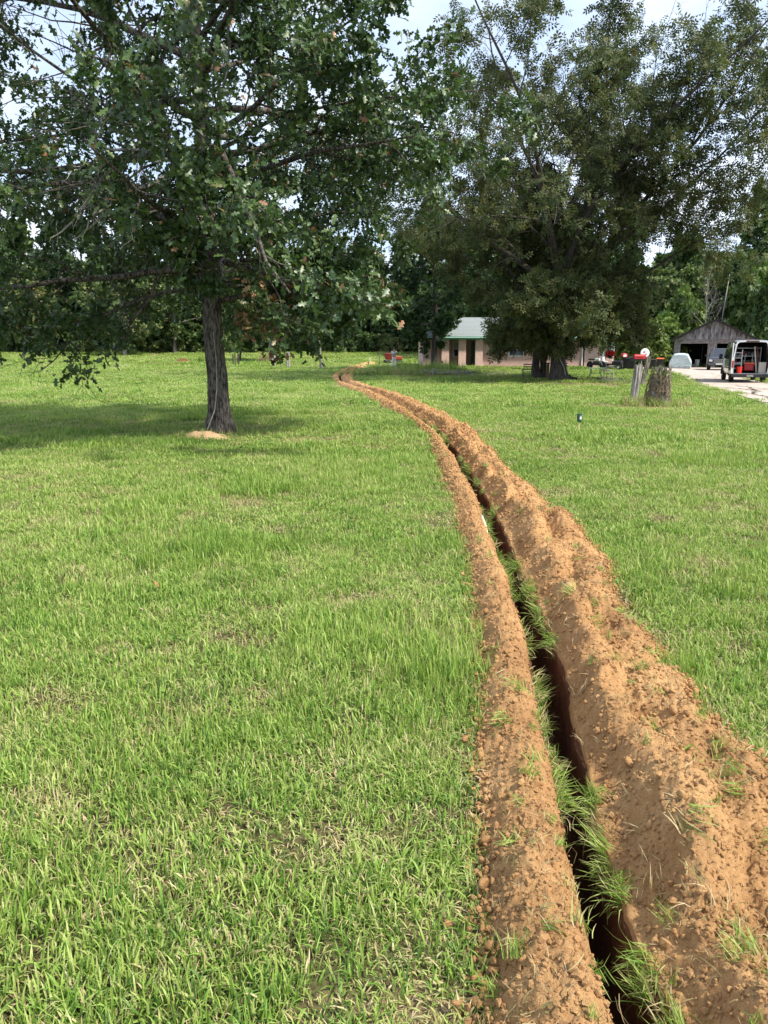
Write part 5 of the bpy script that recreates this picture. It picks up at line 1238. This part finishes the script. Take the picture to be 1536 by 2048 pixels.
p = gp(1147, 762); o = thing('plastic_crate', 'black plastic crate on the ground against the pecan trunk', 'crate', p, R(-10))
for a_ in ((-.22, .22, -.15, -.13), (-.22, .22, .13, .15), (-.22, -.2, -.128, .128), (.2, .22, -.128, .128)): Geo().box(*a_, .02, .24).obj('side_panel', M['black'], o, bevel=.004)
Geo().box(-.22, .22, -.15, .15, 0, .018).obj('bottom', M['black'], o)
p = gp(1136, 760); o = thing('plant_pot', 'black plant pot lying on its side by the pecan trunk', 'pot', p+np.array([0, .1, .16])); o.rotation_euler = (R(80), 0, R(60))
Geo().lathe([(.11, -.15), (.16, .14), (.175, .14), (.175, .17), (.15, .17), (.10, -.12)], 20).obj('pot', M['black'], o)

# motorbike, mower, red basket, red bag beside the house
p = gp(1192, 738.5); o = thing('motorbike', 'black and white motorbike parked against the pink house wall', 'motorbike', p, R(35))
for y_ in (-.68, .68): Geo().lathe([(.24, -.05), (.30, -.05), (.33, 0), (.30, .05), (.24, .05)], 22, (0, y_, .33), 'x').obj('wheel', M['rubber'], o)
Geo().box(-.13, .13, -.3, .3, .32, .66).obj('engine', M['black'], o, bevel=.06); Geo().box(-.12, .12, -.35, .12, .68, .90).obj('tank', M['white'], o, bevel=.06); Geo().box(-.13, .13, .13, .78, .74, .86).obj('seat', M['black'], o, bevel=.04)
for s in (-1, 1): Geo().tube([(s*.09, -.68, .33), (s*.09, -.5, .85), (s*.09, -.45, 1.0)], .025, 6).obj('fork', M['steel'], o)
Geo().tube([(-.38, -.36, 1.06), (-.1, -.45, 1.02), (.1, -.45, 1.02), (.38, -.36, 1.06)], .018, 6).obj('handlebar', M['steel'], o); Geo().box(-.11, .11, -.85, -.45, .68, .72).obj('front_mudguard', M['white'], o, bevel=.015)
p = gp(1221, 739); o = thing('ride_on_mower', 'dark ride on mower with white seat beside the house', 'mower', p, R(60))
Geo().box(-.36, .36, -.95, -.15, .34, .72).obj('bonnet', M['black'], o, bevel=.08); Geo().box(-.5, .5, -.35, .45, .16, .30).obj('mower_deck', M['steel'], o, bevel=.04); Geo().box(-.34, .34, -.1, .75, .36, .5).obj('chassis', M['black'], o, bevel=.04)
Geo().box(-.24, .24, .2, .6, .56, .66).obj('seat', M['white'], o, bevel=.04); Geo().box(-.24, .24, .6, .7, .6, 1.02).obj('seat_back', M['white'], o, bevel=.04)
for s in (-1, 1): wheel(o, s*.42, .5, .26, .2, 'white'); wheel(o, s*.38, -.7, .19, .14, 'white')
Geo().lathe([(.14, 0), (.17, .02), (.14, .04)], 16, (0, .02, .88)).obj('steering_wheel', M['black'], o); Geo().tube([(0, -.15, .7), (0, .02, .9)], .02, 6).obj('steering_column', M['steel'], o)
c = atY(1220, 710, 47.5); o = thing('hanging_basket', 'round basket of bright red flowers hanging from the pecan', 'flower basket', c)
Geo().lathe([(.06, -.2), (.18, -.08), (.2, 0)], 16).obj('bowl', M['black'], o); r = np.random.RandomState(3); W = Wood()
W.A = [(np.array([.17*math.cos(a), .17*math.sin(a), z_]), np.array([math.cos(a), math.sin(a), .4])) for a, z_ in zip(r.uniform(0, 6.28, 90), r.uniform(-.05, .2, 90))]
cm = leaves('flowers', r, W, 'spray', 2, .12, .04, M['redplastic']); q = link('flowers', cm, None, o); q['kind'] = 'stuff'
Geo().tube([(0, 0, -.1), (0, 0, 1.9)], .006, 4).obj('hanging_wire', M['black'], o)
p = gp(1249, 739); o = thing('feed_bag', 'red and white bag slumped on top of the wheelie bin', 'bag', p+np.array([-.15, -.1, .98])); r = np.random.RandomState(6)
G = Geo(); G.loft([[(f*(.30*math.cos(t)+.02*r.randn()), f*(.2*math.sin(t)+.02*r.randn()), z_) for t in np.linspace(0, 6.0, 14)] for f, z_ in ((.8, 0), (1, .08), (.95, .2), (.7, .32), (.25, .36))]); G.obj('bag', M['red'], o, smooth=True)
Geo().box(-.14, .14, -.235, -.205, .06, .22).obj('label_patch', M['white'], o, bevel=.01)

# ---------------------------------------------------------------- things at the far end of the trench
p = gp(758.7, 734); o = thing('thin_pole', 'thin dark pole standing right of the far end of the trench', 'pole', p)
Geo().tube([(0, 0, -.1), (.02, 0, 1.35)], .045, 8).obj('pole', M['mosswood'], o); Geo().lathe([(.25, -.03), (.22, .05), (.05, .08)], 12).obj('foot', M['sand'], o)
for px, pt, pb, lab, m, lean in ((729.7, 726.5, 733, 'short white stake at the far end of the trench', 'white', .0), (737.8, 723.5, 732.5, 'brown wooden stake at the far end of the trench', 'mosswood', -.08), (742.5, 715.5, 727, 'tall leaning pale yellow stake at the far end of the trench', 'cream', -.25)):
    p = gp(px, pb); h = (pb-pt)*p[1]/FPX; G = Geo(); G.loft([[(-.05, -.03, -.1), (.05, -.03, -.1), (.05, .03, -.1), (-.05, .03, -.1)], [(-.05+lean*h, -.03, h*.9), (.05+lean*h, -.03, h*.9), (.05+lean*h, .03, h*.9), (-.05+lean*h, .03, h*.9)], [(-.01+lean*h, -.01, h), (.01+lean*h, -.01, h), (.01+lean*h, .01, h), (-.01+lean*h, .01, h)]])
    o = G.obj('stake', M[m]); o.location = p; tag(o, lab, 'stake', 'stakes at the end of the trench')
for px, pt, pb, lab, w_, m in ((549.5, 706.5, 733, 'grey post in front of the thick grey tree', .09, 'deadwood'), (575, 706, 736, 'left one of the close pair of grey posts in the field', .09, 'deadwood'), (578.3, 705, 736.5, 'right one of the close pair of grey posts in the field', .09, 'deadwood'),
                             (466.8, 709, 733, 'leftmost of the three thin dark poles right of the oak', .06, 'bark_dark'), (470.6, 709, 733, 'middle one of the three thin dark poles right of the oak', .06, 'bark_dark'), (477.2, 708, 732, 'rightmost and thickest of the three dark poles right of the oak', .09, 'bark_dark')):
    p = gp(px, pb); h = (pb-pt)*p[1]/FPX; G = Geo().lathe([(w_, -.2), (w_, h-.03), (w_*.7, h)], 10); o = G.obj('field_post', M[m]); o.location = p; tag(o, lab, 'post')
# machine behind the person
p = gp(786, 727.5); o = thing('trenching_machine', 'red and orange machine standing behind the person', 'machine', p, R(10))
for y_ in (-.3, .5): G = Geo(); G.prism([(-.22+y_, .02), (.22+y_, .02), (.3+y_, .2), (.22+y_, .38), (-.22+y_, .38), (-.3+y_, .2)], -.9, .9); G.obj('track', M['rubber'], o, bevel=.03)
G = Geo(); G.loft([[(-.75, -.4, .42), (-.22, -.4, .42), (-.22, .5, .42), (-.75, .5, .42)], [(-.85, -.45, 1.02), (-.2, -.45, 1.02), (-.2, .55, 1.02), (-.85, .55, 1.02)]]); G.obj('hopper', mat('dark_red_paint', (.15, .010, .012), .5), o, bevel=.03)
Geo().box(-.88, -.17, -.48, .58, 1.024, 1.1).obj('hopper_rim', mat('faded_red_paint', (.30, .05, .05), .5), o, bevel=.02)
Geo().box(.15, .95, -.4, .45, .4, .80).obj('engine_cover', mat('dull_orange_red', (.26, .04, .018), .5), o, bevel=.08); Geo().box(-.18, .13, -.35, .4, .4, .62).obj('chassis', M['black'], o)
Geo().tube([(-.9, -.3, .6), (-1.05, -.3, 1.1), (-1.05, .3, 1.1), (-.9, .3, .6)], .02, 6).obj('handlebar', M['black'], o)
# black A frame and brush pile
p = gp(884, 743.5); o = thing('frame_stand', 'black metal A frame stand beside the brush pile', 'stand', p, R(5)); s = p[1]/FPX
for y_ in (-.25, .25):
    Geo().tube([(-.30, y_, 0), (0, y_*.3, .84)], .022, 6).obj('leg', M['black'], o); Geo().tube([(.30, y_, 0), (0, y_*.3, .84)], .022, 6).obj('leg', M['black'], o)
for z_ in (.32,): Geo().tube([(-.19, -.25*.7, z_), (.19, -.25*.7, z_)], .018, 6).obj('rung', M['black'], o)
Geo().tube([(0, -.25, .84), (0, .25, .84)], .03, 8).obj('top_bar', M['black'], o)
p = gp(870, 744); o = thing('metal_tray', 'flat black tray on the ground left of the A frame', 'tray', p); Geo().box(-.5, .45, -.3, .3, .02, .12).obj('tray', M['black'], o, bevel=.03); Geo().box(-.44, .39, -.24, .24, .122, .15).obj('liner', M['dark'], o)
bp = thing('brush_pile', 'low heap of cut pale branches under the dark tree by the house', 'brush pile', BR); r = np.random.RandomState(17)
def stick(parent, P, rad, m):
    P = np.array(P); t = np.linspace(0, 1, len(P)); tt = np.linspace(0, 1, 9); Q = np.array([np.interp(tt, t, P[:, i]) for i in range(3)]).T; Q += r.normal(0, .02, Q.shape); G = Geo(); G.tube(Q, rad*(1-.7*tt)+.004, 5)
    for i in range(3):
        a_ = r.randint(2, 8); d_ = r.normal(0, .3, 3); d_[2] = abs(d_[2])*.6; G.tube([Q[a_], Q[a_]+d_*.6, Q[a_]+d_+r.normal(0, .05, 3)], [rad*.4+.003, rad*.3+.003, .004], 4)
    return G.obj('branch', M[m], parent, smooth=True)
for i in range(46):
    x = r.normal(1.2, 1.7); y_ = r.normal(0, .6); a_ = r.uniform(0, 6.28) if i % 2 else r.normal(0, .4); L_ = r.uniform(.8, 2.6); z_ = r.uniform(.03, .32)*max(0, 1-abs(x-1.2)/3.5)+.03
    stick(bp, [(x-L_/2*math.cos(a_), y_-L_/2*math.sin(a_), z_), (x, y_, z_+r.uniform(0, .15)), (x+L_/2*math.cos(a_), y_+L_/2*math.sin(a_), max(.03, z_+r.uniform(-.1, .2)))], r.uniform(.014, .04), 'deadwood' if r.rand() < .75 else 'bark_dark')
q = lambda px, py: gp(px, py)-BR+np.array([0, 0, .05])
stick(bp, [q(778, 738)+[0, 0, .3], q(790, 747)+[0, 0, .12], q(805, 749)], .045, 'deadwood'); stick(bp, [q(840, 750), q(850, 744)+[0, 0, .2], q(858, 740)+[0, 0, .35]], .05, 'deadwood')
fs = thing('fallen_sticks', 'few fallen sticks on the ground in front of the garden chair', 'sticks', gp(1232, 765))
for i in range(12): x, a_, L_ = r.normal(0, .5), r.normal(0, .7), r.uniform(.4, 1.3); stick(fs, [(x-L_/2*math.cos(a_), -L_/2*math.sin(a_), .03), (x, r.normal(0, .1), .08), (x+L_/2*math.cos(a_), L_/2*math.sin(a_), r.uniform(.03, .4))], r.uniform(.012, .03), 'deadwood')

# mounds
def mound(px, py, rx, ry, h, lab, seed, m='sand', ring=True):
    p = gp(px, py); n, k = 14, 40; V = []
    for i in range(n):
        f = i/(n-1)
        for j in range(k):
            a_ = 2*math.pi*j/k; e_ = 1+.35*float(fbm(math.cos(a_)*1.5+seed, math.sin(a_)*1.5, 3, seed)); x, y_ = f*rx*e_*math.cos(a_), f*ry*e_*math.sin(a_)
            V.append((x, y_, tz(p[0]+x, p[1]+y_)-p[2]+h*(1-f**2)**1.3*(1+.5*float(fbm(x*3/rx, y_*3/ry, 3, seed+3)))+.03*float(fbm(x*16, y_*16, 3, seed))*(1-f)-(.02 if i == n-1 else 0)))
    F = [(i*k+j, i*k+(j+1) % k, (i+1)*k+(j+1) % k, (i+1)*k+j) for i in range(n-1) for j in range(k)]
    o = link('soil_mound', fast_mesh('soil_mound', V, F, smooth=True), M[m]); o.location = p; return tag(o, lab, 'soil mound')
mound(408, 877, .58, .36, .13, 'low heap of pale sand against the foot of the big oak', 3)
mound(365, 724, 1.1, .7, .38, 'small reddish soil heap far across the field left of the oak trunk', 5, 'cut')
# pale pipe and fallen leaves
a, b = gp(963, 1043), gp(975, 1082); o = Geo().tube([a+[0, 0, .05], (a+b)/2+[0, 0, .05], b+[0, 0, .03]], [.018, .020, .014], 10).obj('wood_piece', M['cream'], None, smooth=True); tag(o, 'pale piece of root lying on the left lip of the trench', 'root')
tv, tf = TM['oak']
for px, py, s_, lab, c in ((318, 1194, .07, 'curled reddish brown oak leaf fallen on the left lawn', (.30, .12, .05)), (766, 908, .06, 'pale dry leaf lying on the lawn left of the trench bend', (.6, .5, .33)), (471, 934, .06, 'dark dead leaf on the lawn below the oak', (.03, .025, .02))):
    me = fast_mesh('fallen_leaf', tv*s_*np.array([1, 1, 2.2]), tf); o = link('fallen_leaf', me, mat('dead_leaf', c, .8)); p = gp(px, py); o.location = p+np.array([0, 0, .07]); o.rotation_euler = (R(35), R(20), R(70)); tag(o, lab, 'leaf')
# wires behind the barn
for (px0, py0, px1, py1, lab) in ((1390, 545, 1560, 539, 'upper thin wire crossing behind the barn'), (1390, 601, 1560, 599, 'lower thin wire crossing behind the barn')):
    a, b = atY(px0, py0, 81), atY(px1, py1, 79); a = a+(a-b)*2.2; b = b+(b-a)*.6
    o = Geo().tube([a*(1-t)+b*t-np.array([0, 0, 1.6*4*t*(1-t)-1.4]) for t in np.linspace(0, 1, 24)], .011, 5).obj('overhead_wire', M['rubber'], None); tag(o, lab, 'wire')
p = atY(1437, 700, 83); o = thing('dead_snag', 'thin dead leaning pole of a trunk behind the barn ridge', 'dead trunk', (p[0], 83, tz(p[0], 83)))
Geo().tube([(0, 0, -.2), (.1, 0, 5), (.45, 0, 9.2)], [.11, .08, .04], 8).obj('trunk', M['bark_pale'], o, smooth=True); Geo().tube([(.15, 0, 5.6), (.5, .1, 6.4)], [.03, .01], 5).obj('limb', M['bark_pale'], o)

# ---------------------------------------------------------------- person
pp = gp(788, 735.5)
person = thing('person', 'person in pale blue shirt, light trousers and dark cap standing by the far machine', 'person', pp, R(12))
def skin(name, nodes, edges, m, parent, sub=2):
    me = bpy.data.meshes.new(name); me.from_pydata([n[0] for n in nodes], edges, []); o = bpy.data.objects.new(name, me); COL.objects.link(o); o.parent = parent
    me.materials.append(m); s = o.modifiers.new('skin', 'SKIN'); s.use_smooth_shade = True
    me.skin_vertices.new() if not me.skin_vertices else None
    for i, n in enumerate(nodes): q = n[1]; me.skin_vertices[0].data[i].radius = (q, q) if not hasattr(q, '__len__') else q
    me.skin_vertices[0].data[0].use_root = True
    u = o.modifiers.new('smooth', 'SUBSURF'); u.levels = sub; u.render_levels = sub
    return o
N_ = [((0, 0, .95), (.15, .11)), ((0, .01, 1.15), (.14, .10)), ((0, .0, 1.38), (.16, .10)), ((0, -.01, 1.50), (.06, .06)), ((0, -.03, 1.58), (.072, .085)), ((0, -.03, 1.68), (.078, .095)), ((0, -.02, 1.75), (.05, .06))]
E_ = [(0, 1), (1, 2), (2, 3), (3, 4), (4, 5), (5, 6)]
def chain(start, pts):
    last = start
    for p_, rr in pts: N_.append((p_, rr)); E_.append((last, len(N_)-1)); last = len(N_)-1
    return last
for s in (-1, 1):
    chain(0, [((s*.10, 0, .86), .085), ((s*.12, -.02, .50), .058), ((s*.13, .02, .12), .042), ((s*.13, -.02, .05), .04), ((s*.15, -.16, .035), .03)])
    pts = [((s*.19, 0, 1.40), .055), ((s*.26, .03, 1.14), .043), ((s*.14, -.20, 1.16), .033), ((s*.06, -.27, 1.20), (.018, .036))]
    last = chain(2, pts)
    h = np.array(pts[-1][0])
    for i in range(5):
        d_ = np.array([-s*.05, -.03, .035-.02*i]) if i else np.array([-s*.01, -.02, .06]); chain(last, [(tuple(h+d_*.7+[0, 0, .03-.017*i]), .009), (tuple(h+d_*1.5+[0, 0, .025-.017*i]), .007)])
M['skin'] = mat('brown_skin', (.34, .20, .14), .6)
skin('body', N_, E_, M['skin'], person)
shirt = [((0, 0, .96), (.175, .135)), ((0, .01, 1.15), (.165, .125)), ((0, 0, 1.36), (.185, .125)), ((0, -.005, 1.47), (.085, .08))]; SE = [(0, 1), (1, 2), (2, 3)]
for s in (-1, 1): shirt += [((s*.20, 0, 1.39), .075), ((s*.25, .03, 1.20), .065)]; n_ = len(shirt); SE += [(2, n_-2), (n_-2, n_-1)]
skin('shirt', shirt, SE, mat('pale_blue_cotton', (.60, .66, .74), .85, noise=5, c2=(.5, .56, .64)), person)
tr = [((0, 0, .97), (.168, .128)), ((0, 0, .90), (.165, .125))]; TE = [(0, 1)]
for s in (-1, 1): tr += [((s*.105, 0, .80), .10), ((s*.125, -.02, .50), .078), ((s*.135, .01, .10), .066)]; n_ = len(tr); TE += [(1, n_-3), (n_-3, n_-2), (n_-2, n_-1)]
skin('trousers', tr, TE, mat('pale_trouser_cloth', (.80, .77, .74), .9), person)
Geo().lathe([(.088, 1.655), (.097, 1.70), (.085, 1.77), (.04, 1.80)], 20, (0, -.025, 0)).obj('cap', mat('dark_cap', (.05, .04, .05), .8), person, smooth=True)
Geo().box(-.07, .07, -.21, -.10, 1.672, 1.685).obj('cap_peak', mat('dark_cap_peak', (.05, .04, .05), .8), person, bevel=.005)
for s in (-1, 1):
    Geo().lathe([(.045, 0), (.048, .05), (.04, .08)], 10, (s*.14, -.05, 0)).obj('shoe', M['white'], person).scale = (1, 1, 1)
    Geo().lathe([(.006, -.125), (.011, -.118), (.006, -.11)], 8, (s*.03, 0, 1.645), 'y').obj('eye', M['black'], person)
Geo().lathe([(.004, -.145), (.014, -.115), (.012, -.10)], 8, (0, 0, 1.61), 'y').obj('nose', M['skin'], person)
Geo().box(-.022, .022, -.122, -.108, 1.565, 1.573).obj('mouth', M['red'], person)
